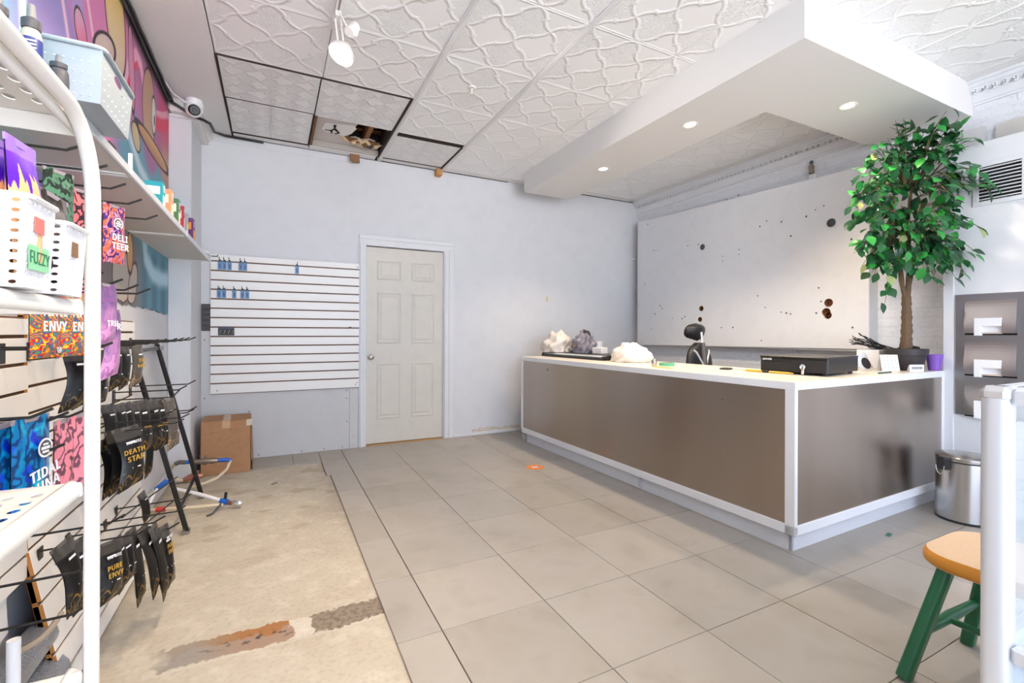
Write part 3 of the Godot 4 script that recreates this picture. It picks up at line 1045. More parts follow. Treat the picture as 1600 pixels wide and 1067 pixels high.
# airbrushed abstract wall painting: soft colour fields, outlined pebble shapes, arcs and tubes. (s, y): s = -z
func mural_tex() -> ImageTexture:
	var w := 900
	var h := 400
	var s0 := 1.0
	var s1 := 4.345
	var y0 := 1.27
	var y1 := 2.915
	var a := PackedByteArray()
	a.resize(w * h * 3)
	var n := noise(0.9, 71, 3)
	var blobs := [
		# centre, half size, turn, fill top, fill bottom, outline width
		[Vector2(3.02, 2.76), Vector2(0.17, 0.30), -0.28, Color(0.95, 0.80, 0.35), Color(0.90, 0.80, 0.77), 0.010],
		[Vector2(2.86, 2.50), Vector2(0.17, 0.07), -0.45, Color(0.90, 0.84, 0.80), Color(0.88, 0.74, 0.68), 0.010],
		[Vector2(3.32, 2.64), Vector2(0.06, 0.24), -0.15, Color(0.87, 0.55, 0.72), Color(0.88, 0.60, 0.70), 0.006],
		[Vector2(3.73, 2.58), Vector2(0.17, 0.26), 0.05, Color(0.78, 0.60, 0.50), Color(0.80, 0.66, 0.54), 0.008],
		[Vector2(3.86, 2.595), Vector2(0.065, 0.125), 0.0, Color(0.93, 0.92, 0.89), Color(0.88, 0.87, 0.85), 0.006],
		[Vector2(3.88, 2.57), Vector2(0.018, 0.038), 0.0, Color(0.15, 0.14, 0.14), Color(0.2, 0.18, 0.17), 0.0],
		[Vector2(3.88, 2.37), Vector2(0.46, 0.055), 0.02, Color(0.90, 0.72, 0.46), Color(0.72, 0.50, 0.36), 0.008],
		[Vector2(3.42, 2.29), Vector2(0.10, 0.07), 0.4, Color(0.88, 0.80, 0.55), Color(0.82, 0.74, 0.62), 0.006],
		[Vector2(3.14, 1.45), Vector2(0.16, 0.16), 0.3, Color(0.74, 0.70, 0.65), Color(0.68, 0.64, 0.60), 0.010],
		[Vector2(3.36, 1.42), Vector2(0.08, 0.15), 0.5, Color(0.76, 0.72, 0.67), Color(0.70, 0.66, 0.62), 0.008],
		[Vector2(3.30, 1.60), Vector2(0.06, 0.12), 0.0, Color(0.86, 0.68, 0.42), Color(0.80, 0.60, 0.36), 0.008],
		[Vector2(2.55, 2.41), Vector2(0.065, 0.085), -0.6, Color(0.90, 0.72, 0.84), Color(0.93, 0.42, 0.58), 0.006],
	]
	var arcs := [
		# polyline, width, colour, softness
		[[Vector2(2.30, 2.9), Vector2(2.42, 2.62), Vector2(2.50, 2.49)], 0.055, Color(0.62, 0.55, 0.80), 0.02],
		[[Vector2(2.46, 2.60), Vector2(2.53, 2.46)], 0.07, Color(0.72, 0.60, 0.82), 0.01],
		[[Vector2(2.52, 2.9), Vector2(2.62, 2.6), Vector2(2.70, 2.46)], 0.012, Color(0.98, 0.78, 0.84), 0.012],
		[[Vector2(2.22, 2.72), Vector2(2.34, 2.46), Vector2(2.42, 2.30)], 0.008, Color(1.0, 0.80, 0.88), 0.02],
		[[Vector2(1.98, 2.5), Vector2(2.05, 2.2), Vector2(2.08, 2.0)], 0.02, Color(0.86, 0.97, 1.0), 0.03],
		[[Vector2(3.20, 2.50), Vector2(3.30, 2.68), Vector2(3.42, 2.77), Vector2(3.52, 2.76), Vector2(3.60, 2.66)], 0.03, Color(0.97, 0.70, 0.80), 0.02],
		[[Vector2(3.22, 2.46), Vector2(3.32, 2.63), Vector2(3.44, 2.72)], 0.018, Color(0.93, 0.28, 0.42), 0.01],
		[[Vector2(3.95, 2.64), Vector2(4.12, 2.70), Vector2(4.345, 2.80)], 0.025, Color(0.94, 0.66, 0.74), 0.01],
		[[Vector2(3.95, 2.58), Vector2(4.12, 2.63), Vector2(4.345, 2.72)], 0.035, Color(0.90, 0.20, 0.36), 0.03],
		[[Vector2(3.60, 1.78), Vector2(3.66, 1.62), Vector2(3.85, 1.54), Vector2(4.1, 1.53), Vector2(4.345, 1.55)], 0.035, Color(0.72, 0.86, 0.92), 0.06],
		[[Vector2(3.25, 2.27), Vector2(3.5, 2.14), Vector2(3.8, 2.08)], 0.02, Color(0.82, 0.90, 0.93), 0.05],
		[[Vector2(2.92, 2.55), Vector2(3.06, 2.50), Vector2(3.2, 2.40)], 0.035, Color(0.62, 0.46, 0.48), 0.01],
	]
	for j in h:
		var y := y1 - (y1 - y0) * (j + 0.5) / h
		for i in w:
			var s := s0 + (s1 - s0) * (i + 0.5) / w
			var p := Vector2(s, y)
			var nn := n.get_noise_2d(s * 1.3, y * 1.3)
			# fields: cyan near, violet, pink, then mauve far; teal low
			var c := Color(0.45, 0.78, 0.88).lerp(Color(0.62, 0.56, 0.80), smoothstep(1.9, 2.25, s + 0.3 * nn))
			c = c.lerp(Color(0.88, 0.52, 0.72), smoothstep(2.22, 2.50, s + 0.4 * nn))
			c = c.lerp(Color(0.66, 0.42, 0.60), smoothstep(3.0, 3.6, s + 0.3 * nn) * 0.8)
			c = c.lerp(Color(0.82, 0.30, 0.48), smoothstep(3.9, 4.1, s) * smoothstep(2.35, 2.6, y))
			c = c.lerp(Color(0.30, 0.24, 0.24), smoothstep(0.10, 0.02, 2.90 - y) * smoothstep(2.9, 3.4, s))
			c = c.lerp(Color(0.78, 0.60, 0.52), smoothstep(2.62, 2.40, y) * smoothstep(4.0, 4.2, s))
			var low := smoothstep(2.34, 2.22, y + 0.2 * nn) * smoothstep(2.9, 3.2, s)
			c = c.lerp(Color(0.42, 0.66, 0.74), low)
			c = c.lerp(Color(0.22, 0.44, 0.54), smoothstep(1.75, 1.60, y) * smoothstep(3.2, 3.6, s) * (0.7 + 0.3 * sin(s * 23.0)))
			c = c.lerp(Color(0.45, 0.41, 0.40), smoothstep(1.80, 1.60, y) * smoothstep(3.75, 3.3, s) * smoothstep(2.6, 2.9, s))
			for r in arcs:
				var d := 9.0
				for k in r[0].size() - 1:
					d = minf(d, sd_seg(p, r[0][k], r[0][k + 1]))
				if d < r[1] + r[3]:
					c = c.lerp(r[2], 1.0 - smoothstep(r[1] - r[3] * 0.3, r[1] + r[3], d))
			for b in blobs:
				var q: Vector2 = (p - b[0]).rotated(b[2]) / b[1]
				if q.length_squared() < 1.6:
					var l := (q.length() - 1.0) * minf(b[1].x, b[1].y)
					if l < 0:
						c = b[3].lerp(b[4], clampf(0.5 - q.y * 0.5, 0, 1))
						c = c.lerp(Color(0.80, 0.55, 0.55), smoothstep(-0.05, 0.0, l) * 0.25)
					if b[5] > 0 and absf(l) < b[5]:
						c = c.lerp(Color(0.20, 0.14, 0.16), 1.0 - smoothstep(b[5] * 0.4, b[5], absf(l)))
			var k3 := (j * w + i) * 3
			a[k3] = int(clampf(c.r, 0, 1) * 255)
			a[k3 + 1] = int(clampf(c.g, 0, 1) * 255)
			a[k3 + 2] = int(clampf(c.b, 0, 1) * 255)
	return ImageTexture.create_from_image(Image.create_from_data(w, h, false, Image.FORMAT_RGB8, a))


func left_side() -> void:
	# mural sheet with a torn lower edge
	var mm := tex_mat(mural_tex(), 0.55)
	var f := func(u, v):
		var s: float = 1.0 + 3.345 * u
		var lowest := 1.305 - 0.02 * smoothstep(3.6, 4.345, s) + 0.006 * sin(s * 31.0) + 0.004 * sin(s * 73.0)
		return Vector3(LEFT + 0.006, maxf(1.27 + 1.645 * v, lowest), -s)
	var mb := MB.new()
	mb.grid(f, 120, 24)
	tag(obj("wall_mural", mb, mm), "airbrushed pink, purple and teal graffiti mural covering the upper left wall", "mural")
	cables_and_camera()
	# shelf boards along the mural
	var shelf_at := [[-0.70, -2.085, "nearest grey-white wall shelf board, carrying the blue basket"], [-2.091, -3.248, "middle grey-white wall shelf board, under the first small cartons"], [-3.254, -4.345, "farthest grey-white wall shelf board, ending at the corner pier"]]
	for q in shelf_at:
		var o := thing("wall_shelf", q[2], "shelf", Vector3(LEFT, 1.71, (q[0] + q[1]) / 2), 0, "shelf boards on the left wall")
		var l: float = q[0] - q[1]
		obj("board", MB.new().bx(0.001, 0.268, 0, 0.022, -l / 2, l / 2, 0.002), M.laminate, o)
		obj("front_edge", MB.new().bx(0.267, 0.277, -0.003, 0.026, -l / 2, l / 2, 0.003), M.alu, o)
		for e in [-1, 1]:
			obj("bracket", MB.new().bx(0.01, 0.262, -0.004, 0.0005, e * (l / 2 - 0.012) - 0.006, e * (l / 2 - 0.012) + 0.006, 0.001), M.white, o)
		obj("price_clip", MB.new().bx(0.268, 0.280, 0.0, 0.075, -l / 2 + 0.004, -l / 2 + 0.010, 0.001) if q[0] > -2.0 else MB.new().bx(0.268, 0.280, -0.002, 0.028, -l / 2 + 0.004, -l / 2 + 0.010, 0.001), M.white, o)
	shelf_goods()
	# slat panels
	left_panel("slatwall_panel", "white slat panel on the left wall, the far one, its foot leaning out", -3.165, -1.945, 0.0, 15, 0.0, true)
	left_panel("slatwall_panel", "white slat panel on the left wall, nearest the camera, cut off above the pipes", -1.948, -0.55, 0.40, 10, -0.012, false)
	pipes_behind()
	hooks_and_pouches()
	frame_rack()
	floor_pipes()


func cables_and_camera() -> void:
	var names := ["thick black cable along the top edge of the mural", "thin black cable sagging beside the thick one above the mural", "looped black cable hanging nearest the wall above the mural"]
	for k in 3:
		var pts := []
		for i in 26:
			var z := -0.9 - 3.35 * i / 25.0
			pts.append(Vector3(LEFT + 0.022 + 0.012 * k, CEIL - 0.024 - 0.012 * ((k + 1) % 2) - 0.01 * absf(sin(i * (0.7 + 0.3 * k))), z))
		if k == 0:
			pts.append_array([Vector3(-0.66, 2.86, -4.28), Vector3(-0.56, 2.80, -4.28), Vector3(-0.50, 2.79, -4.29), Vector3(-0.47, 2.83, -4.45), Vector3(-0.46, 2.84, -4.65), Vector3(-0.40, 2.90, -4.86), Vector3(-0.1, 2.905, -4.89)])
		tag(obj("ceiling_cable", MB.new().tube(pts, [0.011, 0.007, 0.007][k] if k > 0 else 0.011, 7), M.black_plastic), names[k], "cable")
	tag(obj("ceiling_cable", MB.new().tube([Vector3(-0.69, 2.885, -3.9), Vector3(-0.66, 2.87, -4.1), Vector3(-0.60, 2.88, -4.25), Vector3(-0.56, 2.88, -4.27)], 0.006, 7), M.white_plastic), "short white cable from the mural top to the security camera", "cable")
	var c := thing("security_camera", "white turret security camera with a dark lens under the ceiling corner above the pier", "camera", Vector3(-0.555, 2.85, -4.27))
	var look := Vector3(0.25, -0.35, 1.0).normalized()
	var x := look.cross(Vector3.UP).normalized()
	obj("mount", MB.new().lathe([Vector2(0.0, 0), Vector2(0.045, 0.004), Vector2(0.055, 0.02), Vector2(0.055, 0.055), Vector2(0, 0.055)], 24, Transform3D(Basis.IDENTITY, Vector3(0, 0.012, 0))), M.white_plastic, c)
	var b := Transform3D(Basis(x, -look, x.cross(-look)), Vector3(0, -0.012, 0.012))
	var prof := []
	for i in 11:
		var t := PI * i / 10.0
		prof.append(Vector2(maxf(0.0, 0.055 * sin(t)), -0.055 * cos(t)))
	obj("housing", MB.new().lathe(prof, 24, b), M.white_plastic, c)
	var b2 := Transform3D(b.basis, b.origin + look * 0.040)
	var lens := obj("lens_ring", MB.new().lathe([Vector2(0, -0.02), Vector2(0.030, -0.02), Vector2(0.036, -0.014), Vector2(0.040, 0.0), Vector2(0, 0)], 24, b2), M.black_plastic, c)
	obj("lens", MB.new().lathe([Vector2(0, -0.026), Vector2(0.012, -0.024), Vector2(0.015, -0.02)], 18, b2), M.dark_grey, lens)


func box_label(parent: Node, w: float, h: float, at: Transform3D, c: Color, called := "printed_panel") -> void:
	obj(called, MB.new().box(Vector3.ZERO, Vector3(w, h, 0.0008)), mat(c, 0.5), parent, at)


func shelf_goods() -> void:
	var y := 1.736
	# row of small cartons behind the front edge of the middle board
	var list := [[-2.72, 0.062, 0.122, rgb(20, 150, 160), rgb(220, 240, 240), "teal small carton on the wall shelf, first of the short row"], [-2.92, 0.07, 0.14, rgb(238, 150, 110), rgb(250, 226, 200), "salmon-orange small carton on the wall shelf"], [-3.12, 0.06, 0.145, rgb(64, 120, 80), rgb(240, 236, 220), "green and white small carton on the wall shelf"], [-3.27, 0.03, 0.145, rgb(190, 44, 60), rgb(240, 220, 200), "narrow red carton on the wall shelf"], [-3.39, 0.045, 0.13, rgb(176, 170, 182), rgb(230, 228, 232), "grey-lilac small carton on the wall shelf, last of the short row"], [-3.64, 0.085, 0.15, rgb(110, 40, 110), rgb(240, 160, 40), "purple and orange small carton standing alone on the wall shelf"]]
	for q in list:
		var o := thing("small_carton", q[5], "box", Vector3(-0.505, y, q[0]), 0, "small cartons on the wall shelf")
		obj("carton", MB.new().bx(-0.035, 0.035, 0, q[2], -q[1] / 2, q[1] / 2, 0.0015), mat(q[3], 0.45), o)
		box_label(o, q[1] * 0.8, q[2] * 0.42, tf(0.0356, q[2] * 0.30, 0, 90), q[4])
		box_label(o, 0.05, q[2] * 0.3, tf(0, q[2] * 0.66, q[1] / 2 + 0.0006), q[4])
		for k in 3:
			box_label(o, q[1] * (0.6 - 0.12 * k), 0.007, tf(0.0358, q[2] * (0.86 - 0.09 * k), 0, 90), Color(0.95, 0.95, 0.93), "print_line")
	tag(obj("foam_wad", blob(0.06, 0.03, 0.07, 5, 0.25, 14, 10), M.white, self, tf(-0.50, 1.745, -4.22)), "crumpled white wad at the far end of the wall shelf by the pier", "wad")
	# blue-grey basket
	var b := thing("storage_basket", "pale blue-grey plastic basket with a grip hole on the near wall shelf", "basket", Vector3(-0.46, y, -1.66))
	var bm := mat(rgb(158, 170, 180), 0.45)
	var L := 0.25
	var W := 0.125
	var H := 0.135
	var wall := func(side: int): return func(u, v):
		var fl: float = 1.0 + 0.12 * v
		var c := [Vector2(-1, 1), Vector2(1, 1), Vector2(1, -1), Vector2(-1, -1)]
		var p: Vector2 = c[side].lerp(c[(side + 1) % 4], u)
		return Vector3(p.x * W / 2 * fl, H * v, p.y * L / 2 * fl)
	for s in 4:
		var nrm: Vector3 = [Vector3(0, 0, 1), Vector3(1, 0, 0), Vector3(0, 0, -1), Vector3(-1, 0, 0)][s] * 0.003
		obj("side", MB.new().perf(wall.call(s), 3 if s % 2 == 1 else 1, 3, 0.82, 0.5, nrm, 14, func(i, j): return not (s % 2 == 1 and i == 1 and j == 2)), bm, b)
		# small square dimples
		var dm := MB.new()
		for i in 7:
			for j in 4:
				var p: Vector3 = wall.call(s).call((i + 0.7) / 8.0, (j + 0.6) / 5.0)
				if s % 2 == 1 and j > 1 and i > 1 and i < 5:
					continue
				dm.box(p, Vector3(0.004, 0.004, 0.004) + nrm.abs() * 0.3, 0.001)
		obj("dimples", dm, mat(rgb(206, 218, 228), 0.4), b).set_meta("kind", "stuff")
	var rim := []
	for p in rounded_rect(W * 1.12 + 0.006, L * 1.12 + 0.006, 0.02, 4):
		rim.append(Vector3(p.x, H, p.y))
	rim.append(rim[0])
	obj("rim", MB.new().tube(rim, 0.006, 8, false), bm, b)
	obj("base", MB.new().bx(-W / 2, W / 2, 0, 0.004, -L / 2, L / 2), bm, b)
	# small black mesh box beside it
	tag(obj("mesh_box", MB.new().perf(func(u, v): return Vector3(-0.47, 1.734 + 0.03 * v, -1.90 - 0.07 * u), 8, 4, 0.6, 0.6, Vector3(0.004, 0, 0), 4), M.black_plastic), "bit of black wire mesh standing on the wall shelf past the basket", "mesh")
	# dropper bottles
	for q in [[-0.50, -1.455, 0.17, "taller clear dropper bottle with a blue and magenta label on the near wall shelf"], [-0.535, -1.40, 0.155, "grey-capped dropper bottle half behind the labelled one on the wall shelf"], [-0.475, -1.53, 0.10, "short dark capped bottle beside the blue basket on the wall shelf"]]:
		var k: float = q[2] / 0.17
		var o := thing("dropper_bottle", q[3], "bottle", Vector3(q[0], y, q[1]))
		obj("body", MB.new().lathe([Vector2(0, 0), Vector2(0.017, 0), Vector2(0.019, 0.003), Vector2(0.019, 0.095 * k), Vector2(0.016, 0.108 * k), Vector2(0.011, 0.115 * k), Vector2(0, 0.115 * k)], 24), mat(rgb(196, 186, 172), 0.2) if q[2] > 0.12 else M.dark_grey, o)
		obj("collar", MB.new().lathe([Vector2(0, 0.112 * k), Vector2(0.0165, 0.112 * k), Vector2(0.0175, 0.118 * k), Vector2(0.0175, 0.132 * k), Vector2(0.010, 0.138 * k), Vector2(0, 0.138 * k)], 20), M.dark_grey, o)
		obj("cap", MB.new().lathe([Vector2(0, 0.137 * k), Vector2(0.0085, 0.137 * k), Vector2(0.0075, 0.168 * k), Vector2(0.005, 0.17 * k), Vector2(0, 0.17 * k)], 16), mat(rgb(130, 130, 134), 0.4), o)
		if q[2] > 0.16:
			obj("label", MB.new().lathe([Vector2(0.0192, 0.03), Vector2(0.0195, 0.031), Vector2(0.0195, 0.088), Vector2(0.0192, 0.089)], 24), mat(rgb(52, 66, 132), 0.4), o)
			obj("label_band", MB.new().lathe([Vector2(0.0196, 0.03), Vector2(0.0198, 0.031), Vector2(0.0198, 0.046), Vector2(0.0196, 0.047)], 24), mat(rgb(206, 60, 176), 0.4), o)
			for r in 4:
				obj("print_line", MB.new().box(Vector3(0.006, 0.056 + 0.008 * r, 0.0185), Vector3(0.018, 0.003, 0.003)), M.white, o)


func blob(rx: float, ry: float, rz: float, sd: int, amp: float, nu := 24, nv := 16, flat := -0.35) -> MB:
	var n := noise(1.0, sd, 4)
	var m := MB.new(true)
	m.grid(func(u, v):
		var a: float = TAU * fmod(u, 1.0)
		var b: float = PI * (v - 0.5)
		var d := Vector3(cos(b) * cos(a), sin(b), -cos(b) * sin(a))
		var k := 1.0 + amp * (n.get_noise_3dv(d * 1.6) + 0.45 * absf(n.get_noise_3dv(d * 4.5 + Vector3(7, 1, 3))))
		var p := d * k * Vector3(rx, ry, rz)
		p.y = maxf(p.y, ry * flat)
		return p - Vector3(0, ry * flat, 0), nu, nv)
	return m


# a slat panel of single boards in front of a brown backing; its foot may lean out
func left_panel(called: String, label: String, z0: float, z1: float, from: float, n: int, shift: float, leans: bool) -> void:
	var o := thing(called, label, "wall panel")
	var pitch := 0.0835
	var len := z1 - z0
	var zc := (z0 + z1) / 2
	var xs := func(y: float) -> float: return -0.673 + (maxf(0.0, 0.5 - y) * 0.19 if leans else 0.0)
	var top := 1.212 + shift
	var back := MB.new()
	var edge := MB.new()
	var y1 := top
	for k in n:
		var y0 := maxf(y1 - pitch if k > 0 else y1 - 0.058, from)
		if k == n - 1:
			y0 = maxf(from, 0.004)
		var a := Vector3(xs.call(y0), y0, 0)
		var b := Vector3(xs.call(y1), y1, 0)
		var d := (b - a).normalized()
		var t := Transform3D(Basis(Vector3(d.y, -d.x, 0), d, Vector3(0, 0, 1)), Vector3((a.x + b.x) / 2, (a.y + b.y) / 2, zc))
		var h := a.distance_to(b)
		obj("slat", MB.new().box(Vector3(-0.0045, 0, 0), Vector3(0.009, h - 0.0105, len), 0.001), M.slat, o, t)
		back.box(Vector3(-0.016, 0, 0), Vector3(0.014, h + 0.001, len), 0, t)
		if leans:
			edge.box(Vector3(-0.012, 0, len / 2 + 0.001), Vector3(0.022, h - 0.012, 0.003), 0, t)
			edge.box(Vector3(-0.017, 0, len / 2 + 0.001), Vector3(0.013, h + 0.002, 0.003), 0, t)
		y1 = y0
	obj("backing", back, M.groove, o)
	if leans:
		tag_label(obj("raw_edge", edge, M.mdf, o), "raw orange-brown fibreboard edge")


func pipes_behind() -> void:
	tag(obj("furring_board", MB.new().box(Vector3.ZERO, Vector3(0.02, 0.22, 0.9), 0.003, tf(-0.70, 0.34, -1.42, 0, 6)), M.white), "white board behind the cut slat panel at lower left, above the foil duct", "board")
	var p := []
	for i in 7:
		p.append(Vector3(-0.655 + 0.005 * (i % 2), 0.20 + 0.008 * sin(i * 1.7), -1.98 + 0.14 * i))
	tag(obj("foil_duct", MB.new().tube(p, 0.045, 14), M.foil), "crumpled silver foil duct low behind the slat panels", "duct")
	var p2 := []
	for i in 5:
		p2.append(Vector3(-0.64, 0.08 + 0.006 * sin(i * 2.3), -1.98 + 0.18 * i))
	tag(obj("foil_duct", MB.new().tube(p2, 0.06, 14), M.foil), "lower silver foil duct lying on the floor behind the slat panels", "duct")
	var c := []
	var r := []
	for i in 60:
		var t := i / 59.0
		c.append(Vector3(-0.605 + 0.01 * t, 0.315 - 0.05 * sin(PI * t * 0.7), -1.68 - 0.27 * t))
		r.append(0.008 if i % 2 == 0 else 0.0062)
	tag(obj("flexible_conduit", MB.new().tube(c, r, 8), mat(rgb(178, 166, 150), 0.5)), "thin ribbed grey-beige conduit across the foil duct at lower left", "conduit")
	tag(obj("white_pipe", MB.new().tube([Vector3(-0.60, 0.0, -1.655), Vector3(-0.60, 0.36, -1.66)], 0.014, 12), M.white_plastic), "thin white upright pipe at the lower left beside the foil duct", "pipe")


# ------------------------------------------------------------------ wire hooks and the foil pouches on them
func hook(at: Vector3, length: float, tip: float, label: String, rise := 0.0, double := false) -> void:
	var o := thing("wire_hook", label, "hook", at, 0, "black wire hooks on the left wall")
	obj("back_plate", MB.new().bx(0, 0.004, -0.045, 0.012, -0.018, 0.018, 0.001), M.black_metal, o)
	obj("prong", MB.new().tube([Vector3(0.002, 0, 0), Vector3(length - 0.035, rise * 0.8, 0), Vector3(length - 0.03, rise + 0.002, 0), Vector3(length, rise + tip, 0)], 0.0032, 7), M.black_metal, o)
	if double:
		obj("prong", MB.new().tube([Vector3(0.002, -0.035, 0), Vector3(length - 0.06, -0.035 + rise, 0), Vector3(length - 0.03, rise, 0)], 0.0032, 7), M.black_metal, o)


func pouch_tex(kind: String) -> ImageTexture:
	var w := 96
	var h := 160
	var a := PackedByteArray()
	a.resize(w * h * 3)
	var n := noise(1.0, hash(kind) % 1000, 3)
	var n2 := noise(1.0, hash(kind) % 1000 + 7, 3)
	for j in h:
		var v := (j + 0.5) / h
		for i in w:
			var u := (i + 0.5) / w
			var wx := n.get_noise_2d(u * 2.2, v * 3.2)
			var wy := n2.get_noise_2d(u * 2.2, v * 3.2)
			var c := Color(0.1, 0.1, 0.1)
			match kind:
				"black":
					c = Color(0.07, 0.068, 0.07)
					if v < 0.2:
						c = Color(0.26, 0.245, 0.23).darkened(0.2 * absf(wx))
					elif v > 0.70:
						var l := sin(22.0 * (v + 0.25 * wx) + 9.0 * u + 6.0 * wy)
						c = c.lerp(Color(0.50, 0.37, 0.16), smoothstep(0.35, 0.9, l) * smoothstep(0.68, 0.80, v))
				"grey":
					c = Color(0.33, 0.31, 0.29)
					if v > 0.66:
						c = Color(0.30, 0.27, 0.24).lerp(Color(0.62, 0.52, 0.38), smoothstep(0.2, 0.8, sin(26.0 * (u + 0.3 * wx) + 8.0 * wy)) * smoothstep(0.62, 0.78, v))
				"blue":
					var s := sin(17.0 * (u * 0.9 + 0.35 * wx) + 11.0 * (v * 0.55 + 0.4 * wy))
					c = Color(0.02, 0.46, 0.68).lerp(Color(0.05, 0.22, 0.42), smoothstep(0.25, 0.8, s))
					c = c.lerp(Color(0.05, 0.76, 0.82), smoothstep(0.3, 0.9, -s) * smoothstep(-0.3, 0.4, wy) * 0.8)
					c = c.lerp(Color(0.10, 0.14, 0.85), smoothstep(0.15, 0.5, wx) * 0.6)
				"rainbow":
					var r := fposmod(2.4 * v + 1.3 * u + 1.8 * wx + 1.6 * wy, 1.0)
					var pal := [Color(0.80, 0.10, 0.16), Color(0.95, 0.45, 0.12), Color(0.98, 0.82, 0.15), Color(0.55, 0.14, 0.45), Color(0.30, 0.62, 0.30), Color(0.15, 0.42, 0.75), Color(0.80, 0.10, 0.16)]
					var k := int(r * 6.0)
					c = pal[k].lerp(pal[k + 1], smoothstep(0.55, 1.0, r * 6.0 - k))
				"tiger":
					var s2 := sin(30.0 * (v + 0.5 * u + 0.22 * wx) + 3.0 * wy)
					c = Color(0.86, 0.52, 0.58).lerp(Color(0.42, 0.26, 0.32), smoothstep(0.2, 0.6, s2))
				"plum":
					var s3 := sin(26.0 * (v + 0.3 * u + 0.25 * wx))
					c = Color(0.42, 0.32, 0.50).lerp(Color(0.80, 0.56, 0.74), smoothstep(0.15, 0.9, v + 0.3 * wx))
					c = c.lerp(Color(0.58, 0.34, 0.60), smoothstep(0.5, 0.8, s3) * 0.6)
				"sunset":
					var r2 := sin(13.0 * (v + 0.4 * u + 0.5 * wx) + 5.0 * wy)
					c = Color(0.88, 0.40, 0.26).lerp(Color(0.28, 0.12, 0.42), smoothstep(-0.1, 0.15, r2))
					c = c.lerp(Color(0.80, 0.56, 0.72), smoothstep(0.6, 0.8, sin(11.0 * (u + wx))))
				"drip":
					var edge := 0.30 + 0.07 * sin(u * 21.0) + 0.05 * sin(u * 49.0 + 1.0)
					c = Color(0.36, 0.10, 0.74).lerp(Color(0.52, 0.28, 0.86), smoothstep(0.3, 0.0, v))
					if v > edge:
						c = Color(0.95, 0.72, 0.52)
					if v < 0.12:
						c = Color(0.62, 0.46, 0.84)
				"green":
					c = Color(0.30, 0.48, 0.38).lerp(Color(0.10, 0.16, 0.13), smoothstep(0.0, 0.15, sin(16.0 * (v + 0.6 * u + 0.5 * wx))))
				"red":
					c = Color(0.86, 0.40, 0.42).lerp(Color(0.16, 0.08, 0.14), smoothstep(0.1, 0.25, sin(12.0 * (v + u * 0.8 + 0.7 * wx))))
				"silver":
					c = Color(0.40, 0.38, 0.38).lerp(Color(0.16, 0.13, 0.12), smoothstep(0.0, 0.3, wx + 0.3 * sin(v * 9.0)))
			var k3 := (j * w + i) * 3
			a[k3] = int(c.r * 255)
			a[k3 + 1] = int(c.g * 255)
			a[k3 + 2] = int(c.b * 255)
	return ImageTexture.create_from_image(Image.create_from_data(w, h, false, Image.FORMAT_RGB8, a))


var pouch_mats := {}
var pouch_meshes := {}


func pouch_mesh(bulge: float, cut: bool) -> ArrayMesh:
	var key := "%s %.3f" % [cut, bulge]
	if not pouch_meshes.has(key):
		var m := MB.new(true)
		for side in [1.0, -1.0]:
			m.grid(func(u, v):
				if side < 0:
					u = 1.0 - u
				var t: float = 1.0 - v
				var x: float = u - 0.5
				if cut:
					x = x * (1.0 - 0.16 * sin(PI * clampf(t * 1.6 - 0.3, 0, 1))) + 0.16 * sin(PI * t) - 0.10 * t * t
				var z: float = bulge * (1.0 - pow(absf(2 * u - 1), 2.2)) * smoothstep(0.02, 0.35, t) * smoothstep(1.0, 0.86, t) + 0.001
				z += 0.12 * bulge * sin(9.0 * u + 5.0 * t) * sin(PI * u)
				var y := -t
				if cut:
					y += 0.09 * (u - 0.3) * t * t
				return Vector3(x, y, z * side), 9, 14)
		pouch_meshes[key] = m.mesh()
	return pouch_meshes[key]


# hung by its top middle; local +z is the printed face
func pouch(kind: String, at: Vector3, w: float, h: float, yaw: float, label: String, group := "", roll := 0.0, pitch := 0.0) -> Node3D:
	if not pouch_mats.has(kind):
		pouch_mats[kind] = tex_mat(pouch_tex(kind), 0.30)
		pouch_mats[kind].rim_enabled = false
	var cut := kind in ["black", "grey", "plum"]
	var o := thing("foil_pouch", label, "pouch", at, 0, group)
	o.transform = tf(at.x, at.y, at.z, yaw, pitch, roll)
	obj("bag", pouch_mesh(0.013 / 1.0, cut), pouch_mats[kind], o, Transform3D(Basis.from_scale(Vector3(w, h, 1.0)), Vector3.ZERO))
	obj("top_seal", MB.new().bx(-w * 0.5, w * 0.5, -h * 0.05, 0.0, -0.0014, 0.0014), mat({"black": rgb(92, 88, 86), "grey": rgb(120, 116, 112), "drip": rgb(170, 136, 214)}.get(kind, rgb(150, 140, 146)), 0.35) if not M.has("seal_" + kind) else M["seal_" + kind], o)
	var white = M.white
	if kind in ["black", "grey"]:
		for s in [1, -1]:
			var z := 0.0148
			obj("name_label", MB.new().bx(-w * 0.12, w * 0.20, -h * 0.272, -h * 0.238, z - 0.0006, z), white, o, Transform3D(Basis(Vector3.UP, 0.0 if s > 0 else PI), Vector3(0, 0, -0.001 * s)))
		obj("slogan_line", MB.new().bx(-w * 0.02, w * 0.30, -h * 0.685, -h * 0.668, 0.0138, 0.0144), white, o)
	return o


